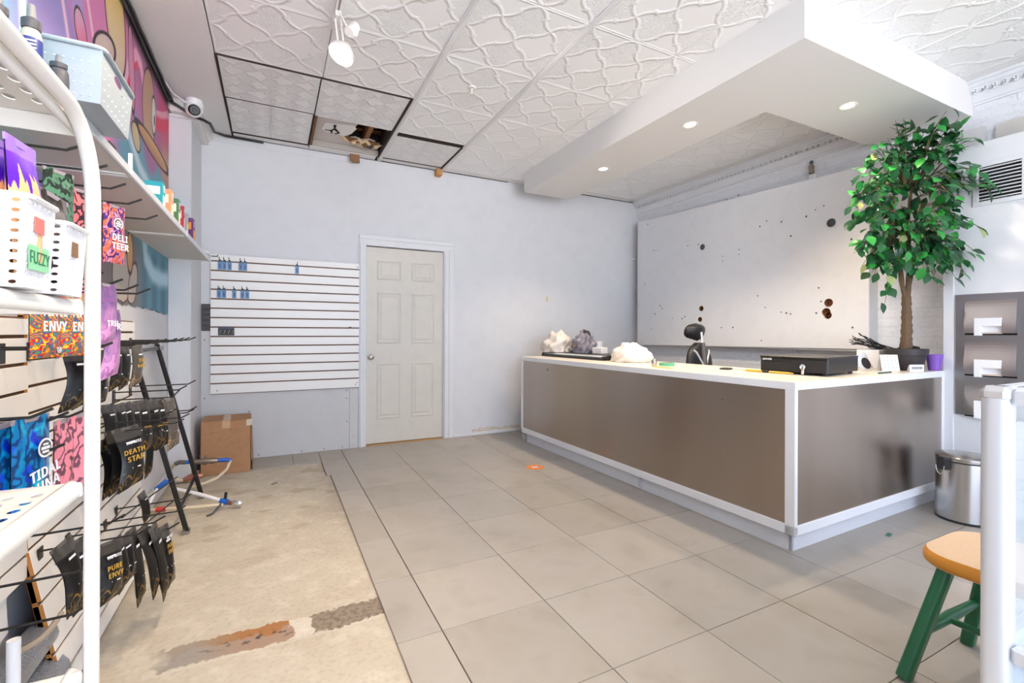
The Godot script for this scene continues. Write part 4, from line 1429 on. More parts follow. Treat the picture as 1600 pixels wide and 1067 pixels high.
func hooks_and_pouches() -> void:
	var wallx := LEFT + 0.008
	var i := 0
	for q in [-1.40, -1.55, -1.72, -1.90, -2.13]:
		hook(Vector3(wallx, 1.565, q), 0.335, 0.018, "black wire hook under the wall shelf, %s from the near end of the top row" % ordinal(i), 0.004)
		i += 1
	i = 0
	for q in [-1.36, -1.52, -1.69, -1.865, -2.02]:
		hook(Vector3(wallx, 1.285, q), 0.335, 0.018, "black wire hook on the lower mural, %s from the near end of the second row" % ordinal(i), 0.004)
		i += 1
	var px := -0.672
	i = 0
	for q in [-1.60, -1.78, -1.95, -2.155, -2.306, -2.526, -2.69, -2.87, -3.07]:
		hook(Vector3(px, 1.112, q), 0.285, 0.016, "black wire hook at eye level on the left slat panel, %s from the near end" % ordinal(i), 0.0)
		i += 1
	i = 0
	for q in [-2.79, -3.07]:
		hook(Vector3(px, 0.872, q), 0.285, 0.02, "empty black double wire hook at chest height on the far slat panel, %s one" % ["nearer", "farther"][i], 0.0, i == 0)
		i += 1
	i = 0
	for q in [-2.35, -2.53, -2.71, -2.87, -3.03, -3.12]:
		hook(Vector3(px, 0.722 + (0.075 if i < 2 else 0.0), q), 0.285, 0.018, "black wire hook behind the bunched black pouches, %s from the near end" % ordinal(i), 0.0)
		i += 1
	hook(Vector3(px, 0.775, -2.25), 0.285, 0.018, "black wire hook carrying the foremost gold-lettered black pouch", 0.012)
	i = 0
	for q in [[-1.27, 0.985], [-1.35, 0.965], [-1.47, 0.955], [-1.33, 0.90], [-1.56, 0.885]]:
		hook(Vector3(px, q[1], q[0]), 0.27, 0.016, "black wire hook on the near slat panel around the blue pouches, %s one" % ordinal(i), 0.0)
		i += 1
	i = 0
	for q in [[-1.477, 0.572], [-1.45, 0.485], [-1.72, 0.60], [-2.0, 0.46], [-2.2, 0.425], [-2.385, 0.33], [-2.55, 0.345], [-2.71, 0.35]]:
		hook(Vector3(px + 0.19 * maxf(0.0, 0.5 - q[1]) * (1.0 if q[0] < -1.95 else 0.0) , q[1], q[0]), 0.285, 0.018, "black wire hook low on the left wall, %s from the near end" % ordinal(i), 0.008)
		i += 1
	# coloured pouches
	var p := pouch("sunset", Vector3(-0.458, 1.56, -1.90), 0.085, 0.185, 65, "orange and violet striped foil pouch with white lettering hanging just past the white post")
	letters(p, "DELI", 0.021, M.white, tf(0.004, -0.105, 0.0165))
	letters(p, "TEER", 0.021, M.white, tf(0.006, -0.132, 0.0165))
	ring_badge(p, Vector3(0.0, -0.06, 0.014), 0.018)
	pouch("sunset", Vector3(-0.50, 1.545, -1.88), 0.085, 0.175, 75, "second orange and violet foil pouch, behind the foremost one past the white post")
	p = pouch("plum", Vector3(-0.418, 1.29, -1.66), 0.075, 0.17, 70, "dark plum foil pouch just right of the white post, upper of two")
	letters(p, "TRU", 0.016, M.white, tf(0.004, -0.11, 0.0165))
	p = pouch("plum", Vector3(-0.424, 1.222, -1.725), 0.068, 0.20, 66, "pale pink and purple foil pouch just right of the white post, lower of two")
	letters(p, "TR", 0.018, M.white, tf(0.004, -0.05, 0.0165))
	for k in 2:
		p = pouch("rainbow", Vector3(-0.468 + 0.022 * k, 1.252, -1.435 - 0.095 * k), 0.10, 0.155, 78, ["rainbow-swirled red foil pouch under the second rack shelf, left one", "rainbow-swirled red foil pouch under the second rack shelf, right one beside the post"][k])
		letters(p, "PEPPER", 0.0165, M.white, tf(0.006, -0.052, 0.0165))
		letters(p, "ENVY", 0.023, M.white, tf(0.004, -0.083, 0.0168))
		ring_badge(p, Vector3(0.03, -0.138, 0.010), 0.007)
	for k in 2:
		p = pouch("blue", Vector3(-0.478 + 0.030 * k, 0.976 + 0.006 * k, -1.275 - 0.032 * k), 0.10, 0.21, 80 - 4 * k, ["blue and teal swirled foil pouch at the left picture edge, behind the front one", "blue and teal swirled foil pouch with a round badge, the front one"][k])
		if k == 1:
			letters(p, "TIDAL", 0.022, M.white, tf(0.016, -0.118, 0.0165, 0, 0, 8))
			letters(p, "LUNA", 0.022, M.white, tf(0.016, -0.146, 0.0160, 0, 0, 8))
			ring_badge(p, Vector3(0.014, -0.068, 0.0165), 0.020)
	pouch("tiger", Vector3(-0.447, 0.95, -1.47), 0.08, 0.20, 84, "maroon-edged pink foil pouch behind the post, left of two beside the blue ones")
	pouch("tiger", Vector3(-0.430, 0.955, -1.52), 0.08, 0.20, 70, "pink and grey tiger-striped foil pouch against the white post beside the blue ones")
	pouch("green", Vector3(-0.466, 1.545, -1.50), 0.075, 0.17, 62, "green camouflage foil pouch behind the white baskets")
	pouch("red", Vector3(-0.458, 1.53, -1.60), 0.07, 0.17, 60, "pinkish red and black foil pouch behind the white baskets, left of the post")
	# black pouches
	i = 0
	for q in [[-0.506, 1.108, -1.75, 62.0], [-0.515, 1.105, -1.83, 80.0], [-0.500, 1.095, -1.90, 66.0], [-0.537, 1.111, -2.25, 82.0], [-0.522, 1.110, -2.30, 84.0], [-0.505, 1.108, -2.40, 78.0]]:
		var front := i == 5
		p = pouch("grey" if front else "black", Vector3(q[0], q[1], q[2]), 0.085, 0.172, q[3], ["black foil pouch on the eye-level hooks, nearest one left of the white post", "black foil pouch on the eye-level hooks, hidden mostly by the white post", "black foil pouch on the eye-level hooks, just right of the white post", "dark foil pouch seen edge-on on the eye-level hooks, left of the grey one", "dark foil pouch seen edge-on on the eye-level hooks, touching the grey one", "grey-topped foil pouch with gold lettering, foremost on the eye-level hooks"][i])
		if front:
			letters(p, "STAR", 0.015, M.gold, tf(0.008, -0.068, 0.0165))
			letters(p, "BLAZER", 0.013, M.gold, tf(0.006, -0.09, 0.0165))
		i += 1
	i = 0
	for q in [[-0.586, 0.872, -2.35, 0.17, 76.0], [-0.576, 0.86, -2.45, 0.16, 80.0], [-0.571, 0.855, -2.50, 0.16, 70.0], [-0.562, 0.845, -2.60, 0.19, 74.0], [-0.556, 0.841, -2.70, 0.24, 64.0], [-0.531, 0.833, -2.78, 0.235, 72.0], [-0.514, 0.829, -2.85, 0.245, 68.0], [-0.483, 0.818, -2.90, 0.25, 66.0]]:
		var last := i == 7
		p = pouch("grey" if last else "black", Vector3(q[0], q[1], q[2]), 0.09, q[3], q[4], "black foil pouch in the bunch at chest height, %s from the left" % ordinal(i) if not last else "grey and gold foil pouch at the right end of the bunch, against the leaning rack", "black pouches bunched at chest height", -4.0 + i % 3 * 4.0, -8.0)
		if i in [4, 5, 6]:
			letters(p, "TRUE", 0.014, M.gold, tf(0.008, -0.13, 0.0165))
		i += 1
	p = pouch("black", Vector3(-0.508, 0.793, -2.25), 0.097, 0.232, 50, "foremost black foil pouch with large gold lettering on the middle hooks", "", 5, -4)
	letters(p, "THE BITZ", 0.010, M.white, tf(0.012, -0.060, 0.0178))
	letters(p, "DEATH", 0.0185, M.gold, tf(0.012, -0.094, 0.0172))
	letters(p, "STAR", 0.020, M.gold, tf(0.014, -0.122, 0.0172))
	pouch("black", Vector3(-0.547, 0.781, -2.285), 0.095, 0.235, 66, "black foil pouch directly behind the one with large gold lettering", "", 2, -4)
	pouch("black", Vector3(-0.581, 0.745, -2.32), 0.095, 0.22, 72, "black foil pouch third back behind the one with large gold lettering", "", 3, -4)
	pouch("black", Vector3(-0.532, 0.675, -2.75), 0.07, 0.20, 80, "small black foil pouch hanging below the bunch, beside the gold-lettered one")
	i = 0
	for q in [[-0.497, 0.606, -1.62, 0.18, 80.0, 0.09], [-0.490, 0.584, -1.68, 0.18, 74.0, 0.085], [-0.501, 0.455, -2.00, 0.19, 60.0, 0.095], [-0.491, 0.442, -2.05, 0.17, 80.0, 0.09], [-0.482, 0.432, -2.10, 0.16, 74.0, 0.09], [-0.480, 0.42, -2.20, 0.265, 86.0, 0.10], [-0.454, 0.40, -2.25, 0.262, 83.0, 0.10], [-0.432, 0.39, -2.30, 0.285, 87.0, 0.10], [-0.412, 0.36, -2.36, 0.245, 78.0, 0.10], [-0.53, 0.44, -2.60, 0.13, 80.0, 0.07]]:
		p = pouch("black", Vector3(q[0], q[1], q[2]), q[5], q[3], q[4], "black foil pouch on the lowest hooks, %s from the left" % ordinal(i) if i < 9 else "lone black foil pouch seen edge-on above the lowest ones", "black pouches on the lowest hooks", 5.0 - (i % 3) * 5.0, -10.0)
		if i in [2, 8]:
			letters(p, "THE BITZ", 0.009, M.white, tf(0.01, -0.05, 0.0178))
			letters(p, "PURE", 0.016, M.gold, tf(0.01, -0.085, 0.0172))
			letters(p, "ENVY", 0.016, M.gold, tf(0.012, -0.108, 0.0172))
		i += 1


func ring_badge(parent: Node, at: Vector3, r: float) -> void:
	var b := Transform3D(Basis.from_euler(Vector3(PI / 2, 0, 0)), at)
	obj("badge_ring", MB.new().lathe([Vector2(r * 0.8, 0), Vector2(r, 0), Vector2(r, 0.0006), Vector2(r * 0.8, 0.0006)], 24, b), M.white, parent)
	obj("badge", MB.new().lathe([Vector2(r * 0.8, 0), Vector2(r * 0.8, 0.0005), Vector2(0, 0.0005)], 24, b), M.dark_grey, parent)
	obj("badge_print", MB.new().box(at + Vector3(0, 0, 0.001), Vector3(r * 1.2, r * 0.3, 0.0006)).box(at + Vector3(0, -r * 0.4, 0.001), Vector3(r * 0.9, r * 0.25, 0.0006)).box(at + Vector3(0, r * 0.38, 0.001), Vector3(r * 0.7, r * 0.2, 0.0006)), M.white, parent)


# black tube rack leaning on the wall at its head, feet out on the concrete
func frame_rack() -> void:
	var o := thing("leaning_rack", "black tubular rack with paired legs leaning against the left wall", "rack")
	for z in [-3.28, -3.92]:
		for k in [-0.022, 0.022]:
			obj("leg", MB.new().bar(Vector3(-0.455 + k * 0.4, 0.0, z + k), Vector3(-0.715 + k * 0.4, 1.075, z + k), 0.017, 0.017, 0.002), M.black_metal, o)
		obj("foot", MB.new().bx(-0.475, -0.44, -0.011, 0.008, z - 0.035, z + 0.035, 0.003), mat(rgb(120, 116, 112), 0.4), o)
	for k in [[-0.02, 0.13], [0.02, 0.13]]:
		obj("cross_bar", MB.new().bar(Vector3(-0.49, k[1], -3.28 + k[0]), Vector3(-0.49, k[1] + 0.03, -3.92 + k[0]), 0.014, 0.014, 0.002), M.black_metal, o)
	obj("cross_bar", MB.new().bar(Vector3(-0.705, 1.045, -3.26), Vector3(-0.705, 1.045, -3.94), 0.016, 0.02, 0.002), M.dark_grey, o)
	obj("head_clamp", MB.new().bx(-0.73, -0.68, 1.03, 1.06, -3.95, -3.89, 0.004), mat(rgb(150, 150, 152), 0.4), o)
	for y in [0.20, 0.32]:
		obj("wire_shelf_arm", MB.new().tube([Vector3(-0.50, y, -3.28), Vector3(-0.56, y + 0.01, -2.9), Vector3(-0.60, y + 0.015, -2.62)], 0.0035, 6), M.black_metal, o)


func floor_pipes() -> void:
	# capped water lines lying by the carton
	var a := thing("water_pipe", "cream plastic water line with blue fittings rising beside the cardboard box", "pipe")
	obj("tube", MB.new().tube([Vector3(-0.70, 0.12, -4.28), Vector3(-0.68, 0.15, -4.20), Vector3(-0.64, 0.20, -4.14)], 0.012, 9), M.beige_pipe, a)
	obj("elbow", MB.new().tube([Vector3(-0.645, 0.195, -4.14), Vector3(-0.62, 0.205, -4.14), Vector3(-0.58, 0.20, -4.14)], 0.016, 9), mat(rgb(96, 92, 84), 0.5), a)
	obj("blue_sleeve", MB.new().tube([Vector3(-0.58, 0.20, -4.14), Vector3(-0.53, 0.198, -4.14)], 0.014, 10), M.blue, a)
	obj("valve_body", MB.new().tube([Vector3(-0.53, 0.196, -4.14), Vector3(-0.49, 0.194, -4.14), Vector3(-0.47, 0.194, -4.14), Vector3(-0.44, 0.194, -4.14), Vector3(-0.42, 0.192, -4.14), Vector3(-0.38, 0.19, -4.14)], [0.014, 0.018, 0.027, 0.018, 0.024, 0.015], 10), M.brass, a)
	obj("valve_stem", MB.new().tube([Vector3(-0.46, 0.165, -4.14), Vector3(-0.46, 0.235, -4.14)], 0.009, 8), M.brass, a)
	obj("blue_sleeve", MB.new().tube([Vector3(-0.38, 0.19, -4.14), Vector3(-0.32, 0.188, -4.14), Vector3(-0.30, 0.178, -4.14)], 0.015, 10), M.blue, a)
	obj("tube", MB.new().tube([Vector3(-0.30, 0.18, -4.14), Vector3(-0.32, 0.12, -4.13), Vector3(-0.38, 0.065, -4.12), Vector3(-0.46, 0.04, -4.10), Vector3(-0.56, 0.03, -4.06)], 0.011, 9), M.beige_pipe, a)
	var b := thing("water_pipe", "cream plastic water line with red and blue clips and a silver end cap", "pipe")
	obj("tube", MB.new().tube([Vector3(-0.70, 0.045, -3.62), Vector3(-0.45, 0.03, -3.60), Vector3(-0.30, 0.022, -3.60)], 0.011, 9), M.beige_pipe, b)
	obj("red_clip", MB.new().tube([Vector3(-0.66, 0.043, -3.615), Vector3(-0.61, 0.040, -3.612)], 0.016, 10), M.red, b)
	obj("tube", MB.new().tube([Vector3(-0.62, 0.10, -3.86), Vector3(-0.45, 0.07, -3.74), Vector3(-0.30, 0.038, -3.62)], 0.012, 9), M.white_plastic, b)
	obj("blue_clip", MB.new().tube([Vector3(-0.315, 0.04, -3.625), Vector3(-0.275, 0.034, -3.60)], 0.019, 10), M.blue, b)
	obj("black_handle", MB.new().bar(Vector3(-0.29, 0.05, -3.61), Vector3(-0.285, 0.095, -3.62), 0.02, 0.006, 0.002), M.black_plastic, b)
	obj("stand_peg", MB.new().tube([Vector3(-0.31, 0.03, -3.60), Vector3(-0.35, 0.0, -3.52), Vector3(-0.38, -0.004, -3.50)], 0.007, 7), M.dark_grey, b)
	obj("red_collar", MB.new().tube([Vector3(-0.275, 0.03, -3.60), Vector3(-0.24, 0.026, -3.585)], 0.013, 10), mat(rgb(120, 70, 62), 0.5), b)
	obj("silver_cap", MB.new().tube([Vector3(-0.245, 0.026, -3.588), Vector3(-0.20, 0.022, -3.57), Vector3(-0.19, 0.02, -3.565)], [0.018, 0.022, 0.012], 10), M.chrome, b)
	var c := thing("water_pipe", "short white water line with a blue clip and copper valve behind the rack legs", "pipe")
	obj("tube", MB.new().tube([Vector3(-0.71, 0.06, -3.70), Vector3(-0.69, 0.12, -3.80), Vector3(-0.64, 0.15, -3.92)], 0.010, 8), M.white_plastic, c)
	obj("blue_clip", MB.new().tube([Vector3(-0.69, 0.12, -3.80), Vector3(-0.655, 0.142, -3.885)], 0.018, 10), M.blue, c)
	obj("valve_body", MB.new().tube([Vector3(-0.58, 0.10, -4.02), Vector3(-0.54, 0.115, -4.02), Vector3(-0.50, 0.12, -4.02), Vector3(-0.46, 0.12, -4.02)], [0.014, 0.024, 0.026, 0.014], 10), mat(rgb(178, 120, 104), 0.4, 0.5), c)
	obj("valve_body", MB.new().tube([Vector3(-0.50, 0.10, -4.02), Vector3(-0.50, 0.16, -4.02)], 0.014, 8), M.brass, c)
	obj("tube", MB.new().tube([Vector3(-0.64, 0.15, -3.92), Vector3(-0.61, 0.12, -3.98), Vector3(-0.58, 0.10, -4.02), Vector3(-0.5, 0.09, -4.03)], 0.011, 8), M.beige_pipe, c)
	for k in 3:
		tag(obj("rubble_scrap", blob(0.02 + 0.008 * k, 0.012, 0.018, 30 + k, 0.5, 10, 7), mat(rgb(172, 150, 130), 0.9), self, tf([-0.62, -0.66, -0.60][k], -0.011, [-3.45, -3.70, -3.78][k])), ["bit of rubble on the concrete nearest the rack's front feet", "bit of rubble under the cream water line by the wall", "bit of rubble beside the copper valve"][k], "rubble")


# ------------------------------------------------------------------ back wall: slat panel, grey board, carton
func back_side() -> void:
	var z := BACK
	var o := thing("slatwall_panel", "white slat panel with brown grooves on the back wall left of the door", "wall panel", Vector3(0, 0, z + 0.008))
	var x0 := -0.507
	var x1 := 0.752
	var n := 15
	var top := 1.842
	var pitch := 0.0835
	for k in n:
		var y1 := top - (0.0 if k == 0 else 0.058 + pitch * (k - 1))
		var y0 := top - (0.058 + pitch * k) if k < n - 1 else 0.602
		obj("slat", MB.new().bx(x0, x1, y0 + 0.0055, y1 - (0.0055 if k > 0 else 0.0), 0.010, 0.019, 0.0012), M.slat, o)
	obj("backing", MB.new().bx(x0, x1, 0.602, top, 0.0, 0.011), M.groove, o)
	for p in [[0.735, 1.81], [-0.455, 0.635], [0.735, 0.655], [0.72, 0.635]]:
		obj("screw", MB.new().lathe([Vector2(0.005, 0), Vector2(0.004, 0.002), Vector2(0, 0.0025)], 10, tf(p[0], p[1], 0.019, 0, 90)), M.screw, o)
	# grey wall board under it and the narrow strip by the casing
	var g := thing("wall_board", "plain grey wall board below the slat panel, edged with screws", "board", Vector3(0, 0, z))
	obj("board", MB.new().bx(-0.575, 0.662, 0.0, 1.17, 0, 0.007, 0.001), M.greyboard, g)
	for p in [[-0.552, 1.085], [-0.552, 0.57], [-0.21, 0.43], [-0.13, 0.025], [0.23, 0.02], [0.43, 0.02], [0.64, 0.5], [0.64, 0.27], [0.60, 0.02], [0.64, 0.58]]:
		obj("screw", MB.new().lathe([Vector2(0.0055, 0), Vector2(0.004, 0.0015), Vector2(0, 0.002)], 10, tf(p[0], p[1], 0.007, 0, 90)), M.screw, g)
	var s := thing("wall_strip", "narrow grey filler strip between the grey board and the door casing", "strip", Vector3(0, 0, z))
	obj("strip", MB.new().bx(0.667, 0.75, 0.0, 0.60, 0, 0.010, 0.001), M.greyboard, s)
	for y in [0.03, 0.12, 0.40, 0.58]:
		obj("screw", MB.new().lathe([Vector2(0.004, 0), Vector2(0.003, 0.0015), Vector2(0, 0.002)], 8, tf(0.70, y, 0.010, 0, 90)), M.screw, s)
	# offcut of black slat panel
	var b := thing("slat_offcut", "narrow offcut of black slat panel left of the white slat panel", "panel offcut", Vector3(-0.541, 1.165, z))
	for k in 5:
		obj("slat", MB.new().bx(-0.034, 0.034, 0.005 + 0.047 * k, 0.044 + 0.047 * k, 0.007, 0.017, 0.001), mat(rgb(66, 64, 68), 0.5), b)
	obj("backing", MB.new().bx(-0.034, 0.034, 0, 0.238, 0, 0.008), M.black_plastic, b)
	tag_hooks()
	carton()


func tag_hooks() -> void:
	# little wire hooks with blue card holders, hung in the grooves
	var zf := BACK + 0.028
	var y1 := 1.842 - 0.058
	var blue := mat(rgb(86, 130, 176), 0.35)
	var top_x := [-0.436, -0.402, -0.363, -0.277, -0.243]
	var proto: Node3D = null
	var make := func(label, at, group):
		var o := thing("tag_hook", label, "hook", at, 0, group)
		obj("clip", MB.new().bx(-0.008, 0.008, -0.012, 0.014, 0, 0.006, 0.001), M.black_metal, o)
		obj("prong", MB.new().tube([Vector3(0, 0.004, 0.004), Vector3(0, 0.002, 0.07), Vector3(0, 0.026, 0.085)], 0.0028, 6), M.black_metal, o)
		obj("tag", MB.new().bx(-0.016, 0.016, -0.075, -0.002, 0.008, 0.0095, 0.0005), blue, o)
		obj("tag_mark", MB.new().bx(-0.004, 0.004, -0.06, -0.025, 0.0095, 0.0102), mat(rgb(36, 62, 110), 0.4), o)
		return o
	var i := 0
	for x in top_x:
		var l := "small hook with a blue tag in the top groove, %s from the left" % ordinal(i)
		if proto == null:
			proto = make.call(l, Vector3(x, y1, zf), "blue-tagged hooks in the top groove")
		else:
			dup(proto, Vector3(x, y1, zf), 0, l, "blue-tagged hooks in the top groove")
		i += 1
	dup(proto, Vector3(0.185, y1, zf), 0, "single small tag hook alone in the middle of the top groove", "blue-tagged hooks in the top groove")
	i = 0
	for x in [-0.442, -0.405, -0.326, -0.262, -0.225]:
		dup(proto, Vector3(x, y1 - 3 * 0.0835, zf), 0, "small hook with a blue tag in the fourth groove, %s from the left" % ordinal(i), "blue-tagged hooks in the fourth groove")
		i += 1
	var s := thing("hook_strip", "dark strip of four silver hooks low at the left of the back slat panel", "hook strip", Vector3(-0.387, 1.842 - 0.058 - 7 * 0.0835 - 0.008, zf))
	obj("plate", MB.new().bx(-0.062, 0.062, -0.066, 0.004, 0, 0.006, 0.001), M.black_plastic, s)
	obj("plate_top", MB.new().bx(-0.062, 0.062, -0.006, 0.006, 0.002, 0.009, 0.001), mat(rgb(56, 76, 112), 0.4), s)
	for k in 4:
		obj("hook", MB.new().tube([Vector3(-0.050 + 0.032 * k, -0.05, 0.006), Vector3(-0.046 + 0.032 * k, -0.045, 0.03), Vector3(-0.036 + 0.032 * k, -0.02, 0.04)], 0.0032, 6), M.chrome, s)
	tag(obj("wire_peg", MB.new().tube([Vector3(-0.50, 1.825, BACK + 0.027), Vector3(-0.455, 1.822, BACK + 0.05), Vector3(-0.448, 1.834, BACK + 0.055)], 0.004, 6), M.black_metal), "lone black peg at the top left corner of the back slat panel", "peg")
	tag(obj("wire_peg", MB.new().bx(0.655, 0.68, 1.842 - 0.058 - 7 * 0.0835 - 0.004, 1.842 - 0.058 - 7 * 0.0835 + 0.012, BACK + 0.02, BACK + 0.03, 0.003), M.groove), "small brown clip in a groove at the right of the back slat panel", "clip")


func carton() -> void:
	var o := thing("cardboard_box", "closed brown cardboard box taped on top, on the bare floor against the back wall", "box", Vector3(-0.36, -0.011, -4.655), deg_to_rad(1.5))
	var w := 0.35
	var d := 0.33
	var h := 0.435
	obj("body", MB.new().bx(-w / 2, w / 2, 0, h, -d / 2, d / 2, 0.004), M.card, o)
	obj("flap", MB.new().bx(-w / 2 + 0.002, w / 2 - 0.002, h - 0.001, h + 0.003, 0.0015, d / 2 - 0.001, 0.001), M.card, o)
	obj("flap", MB.new().bx(-w / 2 + 0.002, w / 2 - 0.002, h - 0.001, h + 0.003, -d / 2 + 0.001, -0.0015, 0.001), M.card, o)
	obj("flap", MB.new().box(Vector3(0, 0, 0), Vector3(0.004, h * 0.86, d * 0.9), 0.001, tf(w / 2 + 0.012, h * 0.44, -0.01, 0, 0, 2.5)), M.card, o)
	obj("tape", MB.new().bx(-0.028, 0.028, h + 0.0025, h + 0.0045, -d / 2, d / 2), M.tape, o)
	obj("tape", MB.new().bx(-0.028, 0.028, h - 0.06, h + 0.001, d / 2, d / 2 + 0.001), M.tape, o)
	obj("tape", MB.new().bx(w / 2 - 0.03, w / 2 + 0.012, h - 0.05, h + 0.002, d / 2 - 0.02, d / 2 + 0.001), mat(rgb(206, 190, 170), 0.3), o)


# ------------------------------------------------------------------ right wall: display board, vent, dispensers
func right_side() -> void:
	# white board standing off the wall; its top edge falls a little towards the camera
	var o := thing("wall_board", "large white board with drilled holes mounted on the brick wall behind the counter", "board")
	var xf := 4.25
	var poly := PackedVector2Array([Vector2(4.735, 1.008), Vector2(2.052, 1.036), Vector2(2.052, 2.517), Vector2(4.735, 2.610)])
	# holes through the sheet
	var holes := [[3.688, 2.119, 0.030], [2.337, 2.109, 0.033], [3.703, 1.435, 0.028], [3.72, 1.314, 0.026], [2.356, 1.425, 0.034], [2.375, 1.345, 0.034], [2.362, 1.318, 0.030]]
	var sheet := MB.new()
	var basis := Transform3D(Basis(Vector3(0, 0, -1), Vector3(0, 1, 0), Vector3(-1, 0, 0)).orthonormalized(), Vector3(xf + 0.016, 0, 0))
	# polygon axes: x = -z of the room; pushed out towards the room. Mirror kept right-handed by hand below
	var pts := PackedVector2Array()
	for p in poly:
		pts.append(p)
	board_with_holes(sheet, pts, holes, xf, 0.016)
	obj("sheet", sheet, M.paint, o)
	var fr := MB.new()
	fr.bx(xf + 0.016, RIGHT + 0.004, 1.05, 2.50, -2.075, -2.053, 0.002)
	fr.bx(xf + 0.016, RIGHT + 0.004, 1.03, 2.58, -4.73, -4.71, 0.002)
	fr.bx(xf + 0.016, RIGHT + 0.004, 1.012, 1.05, -4.72, -2.06, 0.002)
	obj("frame", fr, M.greyboard, o)
	var k := 0
	for h in holes:
		if k < 2:
			obj("hole_cap", MB.new().lathe([Vector2(h[2] * 1.0, 0), Vector2(h[2] * 1.12, 0.004), Vector2(h[2] * 0.8, 0.005), Vector2(h[2] * 0.62, -0.004), Vector2(0, -0.006)], 20, tf(xf - 0.001, h[1], -h[0], 0, 0, 90)), M.dark_grey, o)
		else:
			obj("hole_lining", MB.new().lathe([Vector2(h[2] * 1.05, 0.003), Vector2(h[2], 0.003), Vector2(h[2], -0.045), Vector2(0, -0.045)], 18, tf(xf, h[1], -h[0], 0, 0, 90)), M.oldwood if k > 3 else M.hole_brown, o)
		k += 1
	var r := RandomNumberGenerator.new()
	r.seed = 12
	var dots := [[4.55, 2.55], [4.44, 2.20], [4.38, 2.19], [3.9, 2.17], [3.75, 2.16], [3.43, 1.98], [3.43, 1.93], [3.23, 2.02], [3.23, 1.97], [4.6, 1.80], [4.6, 1.77], [3.38, 2.57], [3.24, 2.58], [3.0, 2.21], [2.93, 2.25], [2.78, 2.21], [2.55, 2.21], [2.47, 2.25], [2.40, 2.27], [2.69, 2.06], [3.02, 1.53], [2.94, 1.41], [2.78, 1.36], [2.73, 1.35], [2.69, 1.34], [2.44, 1.56], [2.42, 1.44], [2.38, 1.42], [2.46, 1.34], [2.18, 1.94], [2.18, 1.90], [2.18, 2.42], [2.17, 1.21], [4.33, 1.50], [4.30, 1.46], [4.13, 1.34], [3.98, 1.33], [3.94, 1.35], [4.42, 1.40], [3.44, 1.22], [3.30, 1.22], [4.48, 1.21], [2.98, 1.09]]
	for p in dots:
		obj("screw_hole", MB.new().lathe([Vector2(0.006 + r.randf() * 0.004, 0), Vector2(0.004, 0.0012), Vector2(0, 0.0012)], 7, tf(xf - 0.0003, p[1], -p[0], 0, 0, 90)), M.screw, o)
	tag(obj("conduit_stub", MB.new().tube([Vector3(RIGHT - 0.02, 0.86, -2.72), Vector3(RIGHT - 0.02, 1.04, -2.72)], 0.022, 12), M.greyboard), "short grey conduit coming down below the white board behind the counter", "conduit")
	tag(obj("side_peg", MB.new().tube([Vector3(4.30, 2.15, -4.86), Vector3(4.24, 2.15, -4.86)], 0.012, 10), M.white), "small white peg in the back corner beside the big board", "peg")
	# old lamp holder above the board
	var b := thing("lamp_holder", "old bare lamp holder on the brick wall above the big white board", "lamp holder", Vector3(RIGHT - 0.02, 2.62, -2.57))
	obj("base", MB.new().box(Vector3(0.01, -0.03, 0), Vector3(0.03, 0.05, 0.06), 0.006), M.white_plastic, b)
	obj("socket", MB.new().lathe([Vector2(0.022, 0), Vector2(0.024, 0.01), Vector2(0.020, 0.03), Vector2(0.024, 0.06), Vector2(0.012, 0.085), Vector2(0, 0.085)], 16, tf(-0.01, 0.0, 0)), M.brass, b)
	obj("glass_tip", MB.new().lathe([Vector2(0.012, 0.084), Vector2(0.018, 0.10), Vector2(0.010, 0.115), Vector2(0, 0.116)], 14, tf(-0.01, 0.0, 0)), M.dark_grey, b)
	# air vent
	var v := thing("air_vent", "white louvred air vent high on the smooth white lining beside the plant", "vent", Vector3(4.16, 2.145, -1.265))
	var hw := 0.10
	var hh := 0.112
	obj("duct", MB.new().bx(-0.001, 0.002, -hh, hh, -hw, hw), M.void, v)
	var fm := MB.new()
	fm.bx(-0.012, 0.004, hh, hh + 0.03, -hw - 0.03, hw + 0.03, 0.003)
	fm.bx(-0.012, 0.004, -hh - 0.03, -hh, -hw - 0.03, hw + 0.03, 0.003)
	fm.bx(-0.012, 0.004, -hh, hh, hw, hw + 0.03, 0.003)
	fm.bx(-0.012, 0.004, -hh, hh, -hw - 0.03, -hw, 0.003)
	obj("frame", fm, M.paint, v)
	for q in 10:
		obj("louvre", MB.new().box(Vector3(-0.006, -hh + 0.0112 + 0.0224 * q, 0), Vector3(0.014, 0.0065, hw * 2), 0.0006, Transform3D.IDENTITY.rotated_local(Vector3(0, 0, 1), 0.0)), M.paint, v, Transform3D(Basis(Vector3(0, 0, 1), 0.0), Vector3.ZERO))
	dispensers()


